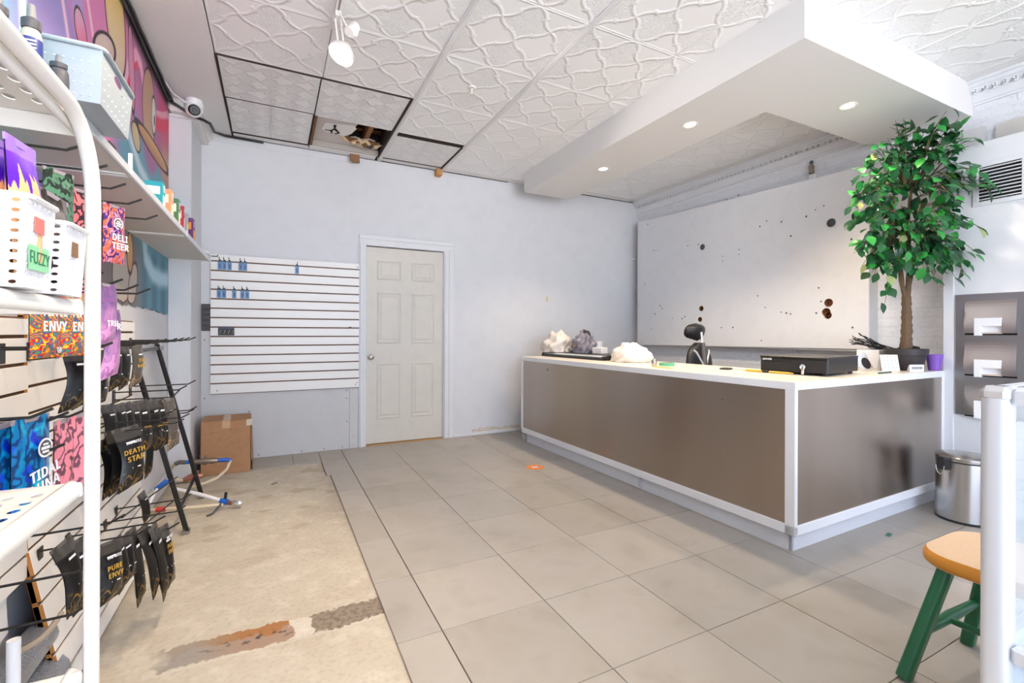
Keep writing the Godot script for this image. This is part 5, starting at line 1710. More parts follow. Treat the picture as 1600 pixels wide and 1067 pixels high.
func board_with_holes(m: MB, poly: PackedVector2Array, holes: Array, x: float, th: float) -> void:
	# polygon in (-z, y); holes are cut by bridging rings
	var parts := [poly]
	for h in holes:
		var c := PackedVector2Array()
		for i in 14:
			c.append(Vector2(h[0] + cos(TAU * i / 14.0) * h[2], h[1] + sin(TAU * i / 14.0) * h[2]))
		var halves := []
		# split each part at the hole's height so that no part has a hole inside it
		for p in parts:
			var low := PackedVector2Array([Vector2(0, 0), Vector2(9, 0), Vector2(9, h[1]), Vector2(0, h[1])])
			var high := PackedVector2Array([Vector2(0, h[1]), Vector2(9, h[1]), Vector2(9, 4), Vector2(0, 4)])
			for half in [low, high]:
				for q in Geometry2D.intersect_polygons(p, half):
					for r in Geometry2D.clip_polygons(q, c):
						halves.append(r)
		parts = halves
	for p in parts:
		var ix := Geometry2D.triangulate_polygon(p)
		for i in range(0, ix.size(), 3):
			var a: Vector2 = p[ix[i]]
			var b: Vector2 = p[ix[i + 1]]
			var c2: Vector2 = p[ix[i + 2]]
			if (b - a).cross(c2 - a) > 0:
				var s := b
				b = c2
				c2 = s
			m.tri(Vector3(x, a.y, -a.x), Vector3(x, b.y, -b.x), Vector3(x, c2.y, -c2.x))
	# outer edge and back
	for i in poly.size():
		var a := poly[i]
		var b := poly[(i + 1) % poly.size()]
		m.quad(Vector3(x, a.y, -a.x), Vector3(x, b.y, -b.x), Vector3(x + th, b.y, -b.x), Vector3(x + th, a.y, -a.x))


func dispensers() -> void:
	var o := thing("steel_dispenser_panel", "brushed steel wall panel with three stacked drop-front doors, right of the counter", "dispenser", Vector3(4.152, 0, -1.48))
	var z0 := 0.0
	var z1 := 0.50
	var pl := MB.new()
	pl.bx(-0.006, 0.008, 0.615, 1.425, z0, z1, 0.002)
	obj("plate", pl, M.steel_light, o)
	for k in 3:
		var yb := 1.165 - 0.272 * k
		var yt := yb + 0.212
		var d := MB.new()
		# door leaf bulges out towards its lower edge, with a finger opening at the bottom
		var za := 0.05
		var zb := 0.30
		var na := 0.105
		var nb := 0.235
		var hy := yb + 0.098
		var out := func(y: float) -> float: return -0.008 - 0.022 * smoothstep(yt, yb + 0.02, y)
		var strip := func(a0: float, a1: float, c0: float, c1: float):
			for i in 6:
				var ya := lerpf(c0, c1, i / 6.0)
				var yc := lerpf(c0, c1, (i + 1) / 6.0)
				d.quad(Vector3(out.call(ya), ya, a0), Vector3(out.call(ya), ya, a1), Vector3(out.call(yc), yc, a1), Vector3(out.call(yc), yc, a0))
		strip.call(za, na, yb, hy)
		strip.call(nb, zb, yb, hy)
		strip.call(za, zb, hy, yt)
		for e in [za, zb]:
			for i in 6:
				var ya := lerpf(yb, yt, i / 6.0)
				var yc := lerpf(yb, yt, (i + 1) / 6.0)
				d.quad(Vector3(-0.006, ya, e), Vector3(out.call(ya), ya, e), Vector3(out.call(yc), yc, e), Vector3(-0.006, yc, e))
		var door_leaf := obj("door", d, M.steel_light, o)
		obj("shadow_gap", MB.new().bx(-0.0075, -0.0055, yb - 0.012, yb + 0.004, za, zb), M.void, o)
		# white lining seen through the opening: top and far cheek
		var li := MB.new()
		li.bx(-0.0075, -0.006, yb, hy, na, nb)
		li.bx(-0.034, -0.006, yb + 0.046, hy + 0.001, na + 0.0345, nb, 0.001)
		li.bx(-0.034, -0.006, yb - 0.016, hy + 0.001, na, na + 0.034, 0.001)
		obj("finger_grip", li, M.white_plastic, door_leaf)
		obj("tray_lip", MB.new().bx(-0.022, -0.006, yb - 0.004, yb + 0.006, na + 0.02, nb, 0.001), mat(rgb(206, 190, 178), 0.4), door_leaf)


# ------------------------------------------------------------------ the counter and what lies on it
func counter_and_things() -> void:
	var o := thing("reception_counter", "L-shaped white-framed reception counter with brushed steel front panels", "counter", Vector3(2.451, 0, -1.541), 0.021)
	var H := 0.905
	var zf := -2.88
	var xr := 1.70
	var a := -0.04
	var c := 0.04
	# worktop in two runs with softened edge
	obj("worktop", MB.new().bx(a, 0.66, H - 0.042, H, zf, c, 0.004), M.warm_lit_top, o)
	obj("worktop", MB.new().bx(0.66, xr, H - 0.042, H, -0.60, c, 0.004), M.warm_lit_top, o)
	obj("edge_band", MB.new().bx(a - 0.001, a + 0.003, H - 0.042, H - 0.001, zf, c, 0.001).bx(a, xr, H - 0.042, H - 0.001, c - 0.003, c + 0.001, 0.001), M.white, o)
	var f := MB.new()
	f.bx(a, a + 0.03, 0.10, 0.152, zf, c, 0.003)
	f.bx(a, xr, 0.10, 0.152, c - 0.03, c, 0.003)
	obj("bottom_rail", f, M.white, o)
	obj("corner_post", MB.new().bx(a, a + 0.026, 0.10, H - 0.04, c - 0.056, c, 0.003), M.white, o)
	obj("end_post", MB.new().bx(a, a + 0.03, 0.10, H - 0.04, zf, zf + 0.035, 0.003), M.white, o)
	obj("end_post", MB.new().bx(xr - 0.03, xr, 0.10, H - 0.04, c - 0.03, c, 0.003), M.white, o)
	# steel fronts, slightly back in the frame; grain runs along
	var p := MB.new()
	var x := a + 0.007
	p.quad(Vector3(x, 0.15, zf + 0.03), Vector3(x, 0.15, c - 0.05), Vector3(x, H - 0.04, c - 0.05), Vector3(x, H - 0.04, zf + 0.03), Vector2(0, 1), Vector2(4, 1), Vector2(4, 0), Vector2(0, 0))
	p.bx(x + 0.0005, x + 0.012, 0.15, H - 0.04, zf + 0.03, c - 0.05)
	tag_label(obj("steel_panel", p, M.steel, o), "long brushed steel front")
	var q := MB.new()
	var z := c - 0.007
	q.quad(Vector3(a + 0.024, 0.15, z), Vector3(xr - 0.028, 0.15, z), Vector3(xr - 0.028, H - 0.04, z), Vector3(a + 0.024, H - 0.04, z), Vector2(0, 1), Vector2(3, 1), Vector2(3, 0), Vector2(0, 0))
	q.bx(a + 0.024, xr - 0.028, 0.15, H - 0.04, z - 0.012, z - 0.0005)
	tag_label(obj("steel_panel", q, M.steel, o), "short brushed steel end")
	var sc := MB.new()
	for d in [[-2.36, 0.80, 0.010], [-0.40, 0.76, 0.004], [-1.1, 0.5, 0.003], [-0.45, 0.62, 0.003]]:
		sc.box(Vector3(x - 0.0008, d[1], d[0]), Vector3(0.001, d[2] * 1.8, d[2]), 0, Transform3D.IDENTITY)
	obj("dent", sc, mat(rgb(70, 62, 58), 0.5), o)
	obj("kick", MB.new().bx(0.0, 0.018, 0, 0.101, zf + 0.06, -1.13, 0.001), M.paint, o)
	obj("kick", MB.new().bx(0.0, 0.018, 0, 0.101, -1.124, 0.0, 0.001), M.paint, o)
	obj("kick", MB.new().bx(0.0, xr - 0.04, 0, 0.101, -0.018, 0.0, 0.001), M.paint, o)
	# carcass behind the fronts
	var cs := MB.new()
	cs.bx(a + 0.02, 0.06, 0.10, H - 0.04, zf, -0.02)
	cs.bx(0.0, xr, 0.10, H - 0.04, -0.05, c - 0.02)
	cs.bx(a + 0.02, 0.64, 0.02, H - 0.04, zf, zf + 0.02)
	cs.bx(a + 0.02, 0.64, 0.02, H - 0.04, -1.13, -1.11)
	cs.bx(xr - 0.02, xr, 0.02, H - 0.04, -0.58, c - 0.03)
	obj("carcass", cs, M.greyboard, o)
	counter_items(H)
	chair()


func counter_items(H: float) -> void:
	# black slab with a silver strip along its near side
	var k := thing("flat_screen", "long black flat screen lying on the counter's far end, silver strip along one side", "screen", Vector3(2.83, H, -3.93), deg_to_rad(3.0))
	var poly := PackedVector2Array([Vector2(-0.20, 0.004), Vector2(-0.19, 0.0), Vector2(0.20, 0.0), Vector2(0.22, 0.012), Vector2(0.22, 0.034), Vector2(0.19, 0.046), Vector2(0.16, 0.044), Vector2(-0.13, 0.040), Vector2(-0.185, 0.028), Vector2(-0.20, 0.018)])
	obj("case", MB.new().prism(poly, 1.00, tf(0, 0, -0.50)), M.black_plastic, k)
	obj("silver_strip", MB.new().box(Vector3.ZERO, Vector3(0.052, 0.003, 0.96), 0.001, Transform3D(Basis(Vector3(0, 0, 1), 0.215), Vector3(-0.158, 0.0355, 0.0))), M.alu, k)
	obj("end_cap", MB.new().box(Vector3(-0.16, 0.028, 0.492), Vector3(0.07, 0.024, 0.03), 0.008).box(Vector3(-0.16, 0.028, -0.492), Vector3(0.07, 0.024, 0.03), 0.008), M.black_plastic, k)
	obj("inner_panel", MB.new().bx(-0.10, 0.15, 0.041, 0.0455, -0.46, 0.46, 0.001), mat(rgb(56, 54, 54), 0.35), k)
	# bags
	tag(obj("paper_bag", blob(0.13, 0.15, 0.13, 21, 0.6, 34, 22), mat(rgb(226, 218, 210), 0.75), self, tf(2.75, H + 0.046, -4.34, 20)), "crumpled off-white bag lying on the far end of the flat screen", "bag")
	var pk := thing("grey_bag", "crumpled grey and clear plastic bag standing on the flat screen", "bag", Vector3(2.88, H + 0.046, -4.03))
	obj("body", blob(0.10, 0.15, 0.13, 24, 0.7, 34, 24), mat(rgb(128, 124, 136), 0.28), pk)
	var tip := MB.new(true)
	tip.grid(func(u, v): return Vector3(0.02 + 0.03 * sin(6 * u + 2 * v) - 0.04 * v, 0.10 + 0.15 * v - 0.05 * absf(u - 0.5) * v, 0.10 - 0.16 * u * (1.0 - 0.6 * v)), 14, 10)
	obj("loose_top", tip, mat(rgb(90, 84, 84), 0.3), pk)
	obj("printed_band", MB.new().box(Vector3(-0.10, 0.075, 0.02), Vector3(0.004, 0.016, 0.10), 0.001), mat(rgb(206, 176, 72), 0.5), pk)
	tag(obj("small_box", MB.new().bx(-0.05, 0.05, 0, 0.062, -0.06, 0.06, 0.004), M.white, self, tf(2.92, H + 0.046, -3.80, 12)), "low white box on the flat screen next to the paper cup", "box")
	var cu := thing("paper_cup", "white paper cup standing on the flat screen", "cup", Vector3(3.0, H + 0.046, -3.93))
	obj("cup", MB.new().lathe([Vector2(0, 0.002), Vector2(0.036, 0.0), Vector2(0.038, 0.002), Vector2(0.046, 0.115), Vector2(0.048, 0.12), Vector2(0.045, 0.121), Vector2(0.044, 0.117), Vector2(0.036, 0.006), Vector2(0, 0.006)], 28), M.white, cu)
	for q in [[0.7, 0.055], [1.5, 0.05]]:
		obj("print_mark", MB.new().box(Vector3(0.0, q[1], 0.0425), Vector3(0.012, 0.014, 0.002), 0, Transform3D(Basis(Vector3.UP, q[0] - 2.0), Vector3.ZERO)), mat(rgb(214, 196, 190), 0.5), cu)
	tag(obj("plastic_bag", blob(0.15, 0.115, 0.17, 33, 0.35, 34, 22), mat(rgb(246, 238, 228), 0.55), self, tf(2.80, H, -3.20, 10)), "round full white plastic bag on the counter right of the flat screen", "bag")
	# small metal jar, tape roll, strip
	var j := thing("metal_jar", "little shiny metal cylinder on the counter right of the white plastic bag", "jar", Vector3(2.60, H, -2.71))
	obj("body", MB.new().lathe([Vector2(0, 0), Vector2(0.018, 0), Vector2(0.020, 0.003), Vector2(0.020, 0.04), Vector2(0.017, 0.046), Vector2(0, 0.046)], 20), M.nickel, j)
	obj("lid", MB.new().lathe([Vector2(0, 0.046), Vector2(0.012, 0.046), Vector2(0.012, 0.056), Vector2(0, 0.058)], 16), M.chrome, j)
	var tr := thing("tape_roll", "roll of green masking tape lying flat on the counter", "tape", Vector3(2.72, H, -2.70))
	obj("tape", MB.new().lathe([Vector2(0.042, 0), Vector2(0.058, 0), Vector2(0.058, 0.024), Vector2(0.042, 0.024), Vector2(0.042, 0)], 30), mat(rgb(112, 190, 150), 0.6), tr)
	obj("core", MB.new().lathe([Vector2(0.038, 0.001), Vector2(0.042, 0.001), Vector2(0.042, 0.023), Vector2(0.038, 0.023), Vector2(0.038, 0.001)], 30), M.card, tr)
	tag(obj("paper_strip", MB.new().box(Vector3(0, 0.003, 0), Vector3(0.05, 0.006, 0.19), 0.001, tf(2.54, H, -2.56, -8)), mat(rgb(238, 202, 120), 0.5)), "yellow strip lying on the counter in front of the green tape roll", "strip")
	# scissors, knife
	var s := thing("scissors", "black-handled scissors on the counter left of the cash drawer", "scissors", Vector3(2.86, H, -2.20), deg_to_rad(24))
	for e in [-1, 1]:
		var ringp := []
		for i in 13:
			var an := TAU * i / 12.0
			ringp.append(Vector3(0.022 * cos(an) + e * 0.022, 0.005, 0.034 * sin(an) - 0.06))
		obj("handle", MB.new().tube(ringp, 0.0055, 7, false), M.black_plastic, s)
		obj("blade", MB.new().bar(Vector3(e * 0.010, 0.004, -0.03), Vector3(-e * 0.006, 0.004, 0.10), 0.010, 0.002), M.chrome, s)
	var kn := thing("utility_knife", "yellow and black utility knife in front of the cash drawer", "knife", Vector3(2.83, H, -2.03), deg_to_rad(10))
	obj("body", MB.new().bx(-0.011, 0.011, 0, 0.014, -0.06, 0.05, 0.004), mat(rgb(232, 178, 40), 0.4), kn)
	obj("grip", MB.new().bx(-0.012, 0.012, 0.001, 0.016, 0.05, 0.09, 0.004), M.black_plastic, kn)
	obj("blade", MB.new().bx(-0.007, 0.007, 0.005, 0.0065, -0.09, -0.06), M.chrome, kn)
	tag(obj("marker_pen", MB.new().tube([Vector3(2.83, H + 0.007, -1.93), Vector3(2.85, H + 0.007, -1.82), Vector3(2.86, H + 0.007, -1.79)], [0.007, 0.007, 0.003], 10), mat(rgb(226, 186, 60), 0.4)), "yellow-tipped marker lying close along the cash drawer front", "pen")
	# cash drawer
	var d := thing("cash_drawer", "black metal cash drawer with keys hanging in its lock", "cash drawer", Vector3(2.862, H, -1.80), deg_to_rad(9.0))
	# local: front face at x = 0 looking to -x, width along z, depth along +x
	obj("case", MB.new().bx(0.004, 0.47, 0.014, 0.108, -0.195, 0.195, 0.003), M.black_metal, d)
	obj("front", MB.new().bx(-0.002, 0.006, 0.018, 0.094, -0.19, 0.19, 0.002), M.black_plastic, d)
	obj("lid", MB.new().bx(-0.004, 0.472, 0.100, 0.112, -0.197, 0.197, 0.003), M.black_metal, d)
	obj("slot", MB.new().bx(-0.003, 0.0, 0.076, 0.080, -0.165, 0.0), M.void, d)
	for e in [[0.03, -0.17], [0.03, 0.17], [0.41, -0.17], [0.41, 0.17]]:
		obj("foot", MB.new().lathe([Vector2(0, 0), Vector2(0.013, 0), Vector2(0.014, 0.014), Vector2(0, 0.014)], 14, tf(e[0], 0, e[1])), M.black_plastic, d)
	letters(d, "ADVAN", 0.012, M.white, Transform3D(Basis(Vector3.UP, -PI / 2), Vector3(-0.0045, 0.09, -0.15)))
	obj("lock", MB.new().lathe([Vector2(0.016, 0), Vector2(0.016, 0.005), Vector2(0.012, 0.008), Vector2(0, 0.008)], 20, tf(-0.002, 0.05, 0.06, 0, 0, 90)), M.chrome, d)
	obj("key", MB.new().bx(-0.03, -0.009, 0.044, 0.056, 0.059, 0.061, 0.0005).box(Vector3(-0.024, 0.028, 0.068), Vector3(0.003, 0.042, 0.014), 0.001, Transform3D.IDENTITY), M.chrome, d)
	tag(obj("pen", MB.new().tube([Vector3(3.40, H + 0.005, -1.585), Vector3(3.58, H + 0.005, -1.60)], 0.005, 10), mat(rgb(26, 92, 88), 0.35)), "dark teal pen on the counter just right of the cash drawer", "pen")
	# desk calendar: a folded card
	var ca := thing("desk_calendar", "white folded desk card with rows of small marks leaning by the plant pot", "card", Vector3(3.78, H, -1.70), deg_to_rad(-32))
	obj("card", MB.new().box(Vector3(0, 0.055, 0), Vector3(0.115, 0.115, 0.0025), 0.0005, tf(0, 0, 0.02, 0, -14)), M.white, ca)
	obj("card", MB.new().box(Vector3(0, 0.055, 0), Vector3(0.115, 0.115, 0.0025), 0.0005, tf(0, 0, -0.04, 0, 14)), M.white, ca)
	var mk := MB.new()
	for r in 4:
		for e in 4:
			mk.box(Vector3(-0.038 + 0.026 * e, 0.025 + 0.024 * r, 0.0016), Vector3(0.005, 0.004, 0.0006), 0, tf(0, 0, 0.02, 0, -14))
	obj("print_marks", mk, M.screw, ca).set_meta("kind", "stuff")
	var pc := thing("photo_card", "glossy card with a dark picture leaning behind the desk card", "card", Vector3(3.80, H, -1.84), deg_to_rad(-10))
	obj("card", MB.new().box(Vector3(0, 0.058, 0), Vector3(0.12, 0.12, 0.002), 0.0005, tf(0, 0, 0, 0, -20, 14)), M.white, pc)
	obj("picture", MB.new().lathe([Vector2(0.042, 0), Vector2(0.042, 0.001), Vector2(0, 0.001)], 20, Transform3D(tf(0.012, 0, 0.0, 0, -20, 14) * tf(0, 0.045, 0.0015, 0, 90))), mat(rgb(72, 66, 68), 0.35), pc)
	var lc := thing("label_card", "small white card with printed bars standing before the plant pot", "card", Vector3(3.83, H, -1.565), deg_to_rad(-22))
	obj("card", MB.new().bx(-0.052, 0.052, 0, 0.048, -0.001, 0.001), M.white, lc)
	obj("card", MB.new().box(Vector3(0, 0.024, 0), Vector3(0.104, 0.048, 0.002), 0, tf(0, 0, -0.02, 0, 20)), M.white, lc)
	var bars := MB.new()
	for e in 14:
		bars.bx(-0.04 + 0.006 * e, -0.04 + 0.006 * e + 0.002 + 0.0015 * (e % 3), 0.018, 0.034, 0.0009, 0.0016)
	obj("printed_bars", bars, mat(rgb(96, 92, 90), 0.5), lc).set_meta("kind", "stuff")
	# purple cup, red thing, organiser, wires
	var pu := thing("plastic_cup", "translucent purple plastic tumbler at the right end of the counter", "cup", Vector3(4.096, H, -1.572))
	obj("cup", MB.new().lathe([Vector2(0, 0.004), Vector2(0.032, 0.0), Vector2(0.034, 0.004), Vector2(0.036, 0.018), Vector2(0.047, 0.108), Vector2(0.048, 0.112), Vector2(0.045, 0.112), Vector2(0.034, 0.02), Vector2(0, 0.018)], 30), M.purple_clear, pu)
	tag(obj("red_tag", MB.new().bx(4.125, 4.142, H, H + 0.028, -1.585, -1.558, 0.003), M.red), "tiny red tag at the counter's right end behind the purple tumbler", "tag")
	tag(obj("slim_box", MB.new().bx(4.112, 4.148, H, H + 0.125, -1.84, -1.66, 0.004), M.white_plastic), "narrow white plastic box behind the purple tumbler at the wall", "box")
	# sheaf of twisted wire hooks beside the pot
	var r := RandomNumberGenerator.new()
	r.seed = 5
	for i in 20:
		var b := Vector3(4.02 + r.randf_range(-0.03, 0.08), H + 0.142 + r.randf_range(0.0, 0.02), -1.88 + r.randf_range(-0.05, 0.04))
		var e := b + Vector3(-0.14 + r.randf_range(-0.06, 0.06), 0.06 + r.randf_range(-0.05, 0.05), -0.10 + r.randf_range(-0.06, 0.06)) * r.randf_range(0.6, 1.0)
		e.x = minf(e.x, 4.2)
		tag(obj("wire_hook", MB.new().tube([b + Vector3(0.06, -0.02, 0.03), b, b.lerp(e, 0.85), e + Vector3(-0.01, 0.014 if i % 2 == 0 else -0.006, -0.01)], 0.003, 5), M.black_metal), "loose black wire hook in the sheaf lying behind the plant pot", "hook", "loose wire hooks behind the plant pot")
	tag(obj("hook_box", MB.new().bx(3.93, 4.11, H, H + 0.135, -1.98, -1.83, 0.004), M.white_plastic), "white carton behind the plant pot holding up the loose wire hooks", "carton")
	for i in 3:
		tag(obj("black_cable", MB.new().tube([Vector3(4.13, H + 0.13, -1.82), Vector3(4.12, H + 0.165 + 0.006 * i, -1.76), Vector3(4.12, H + 0.15 + 0.004 * i, -1.69 + 0.01 * i), Vector3(4.13, H + 0.136, -1.67)], 0.005, 6), M.black_plastic), "short black cable on the slim white box right of the plant, %s of three" % ordinal(i), "cable")


func chair() -> void:
	var c := thing("office_chair", "black office chair with a headrest standing behind the counter, its back turned to us", "chair", Vector3(3.54, 0, -3.39), deg_to_rad(5))
	# local: sits facing -z; back at +z
	for i in 5:
		var a := TAU * i / 5.0
		obj("base_leg", MB.new().bar(Vector3(0, 0.09, 0), Vector3(cos(a) * 0.30, 0.065, sin(a) * 0.30), 0.04, 0.03, 0.006), M.black_plastic, c)
		obj("castor", MB.new().lathe([Vector2(0.0, -0.02), Vector2(0.026, -0.02), Vector2(0.028, 0), Vector2(0.026, 0.02), Vector2(0, 0.02)], 16, tf(cos(a) * 0.30, 0.028, sin(a) * 0.30, rad_to_deg(-a), 90)), M.black_plastic, c)
	obj("gas_lift", MB.new().lathe([Vector2(0.0, 0.08), Vector2(0.03, 0.08), Vector2(0.03, 0.26), Vector2(0.02, 0.26), Vector2(0.02, 0.44), Vector2(0, 0.44)], 16), M.dark_grey, c)
	obj("seat", MB.new().box(Vector3(0, 0.475, 0), Vector3(0.48, 0.075, 0.46), 0.03), M.black_plastic, c)
	var shell := func(side: float): return func(u, v):
		var s: float = (u - 0.5) * 2.0
		if side < 0:
			s = -s
		var w := 0.215 * (1.0 - 0.35 * pow(v, 2.6)) * sqrt(maxf(0.0, 1.0 - pow(maxf(0.0, v - 0.72) / 0.29, 2.0)))
		return Vector3(s * w, 0.54 + 0.53 * v, 0.22 + 0.05 * v - 0.035 * s * s + 0.05 * sin(PI * v) + side * 0.022 * sqrt(maxf(0.0, 1.0 - s * s * s * s)))
	var b := MB.new(true)
	b.grid(shell.call(-1.0), 12, 16)
	b.grid(shell.call(1.0), 12, 16)
	obj("backrest", b, M.black_plastic, c)
	obj("back_spine", MB.new().tube([Vector3(0, 0.46, 0.18), Vector3(0, 0.56, 0.28), Vector3(0, 0.75, 0.325), Vector3(0, 0.95, 0.315), Vector3(0, 1.07, 0.30)], [0.026, 0.03, 0.03, 0.028, 0.02], 10), mat(rgb(92, 88, 88), 0.35), c)
	for e in [-1, 1]:
		obj("back_brace", MB.new().tube([Vector3(e * 0.02, 0.86, 0.325), Vector3(e * 0.09, 0.98, 0.30), Vector3(e * 0.11, 1.0, 0.285)], 0.011, 8), M.alu, c)
		obj("armrest", MB.new().box(Vector3(e * 0.29, 0.70, -0.02), Vector3(0.075, 0.03, 0.26), 0.013), M.black_plastic, c)
		obj("arm_post", MB.new().bar(Vector3(e * 0.23, 0.45, 0.0), Vector3(e * 0.29, 0.69, 0.0), 0.05, 0.025, 0.006), M.black_plastic, c)
	obj("headrest_arm", MB.new().bar(Vector3(0, 1.04, 0.30), Vector3(0, 1.17, 0.285), 0.022, 0.012, 0.003), M.alu, c)
	var hd := func(side: float): return func(u, v):
		var s: float = (u - 0.5) * 2.0 * (1.0 if side > 0 else -1.0)
		var t: float = (v - 0.5) * 2.0
		var w := sqrt(maxf(0.0, 1.0 - pow(absf(t), 2.5)))
		return Vector3(s * w * 0.145, 1.16 + 0.075 * t + 0.02 * s * s, 0.255 - 0.05 * s * s + side * 0.028 * sqrt(maxf(0.0, 1.0 - s * s)) * w + 0.02 * t)
	var hb := MB.new(true)
	hb.grid(hd.call(-1.0), 14, 10)
	hb.grid(hd.call(1.0), 14, 10)
	obj("headrest", hb, M.black_plastic, c)


# ------------------------------------------------------------------ artificial fig tree in its pot
func leaf_mesh(sd: int) -> ArrayMesh:
	var r := RandomNumberGenerator.new()
	r.seed = sd
	var len := 1.0
	var w := 0.29 + r.randf() * 0.05
	var bend := r.randf_range(0.10, 0.30)
	var fold := r.randf_range(0.06, 0.14)
	var m := MB.new(true)
	var prof := [0.0, 0.62, 1.0, 0.92, 0.55, 0.0]
	for i in 5:
		var t0 := i / 5.0
		var t1 := (i + 1) / 5.0
		for s in [-1.0, 1.0]:
			var f := func(t: float, k: float) -> Vector3:
				var ww: float = prof[int(round(t * 5.0))] * w * k
				return Vector3(ww, fold * absf(ww) * 1.5, t * len) - Vector3(0, bend * t * t, 0)
			var a: Vector3 = f.call(t0, 0.0)
			var b: Vector3 = f.call(t1, 0.0)
			var c: Vector3 = f.call(t1, s)
			var d: Vector3 = f.call(t0, s)
			if s > 0:
				m.quad(a, b, c, d)
			else:
				m.quad(a, d, c, b)
	return m.mesh()


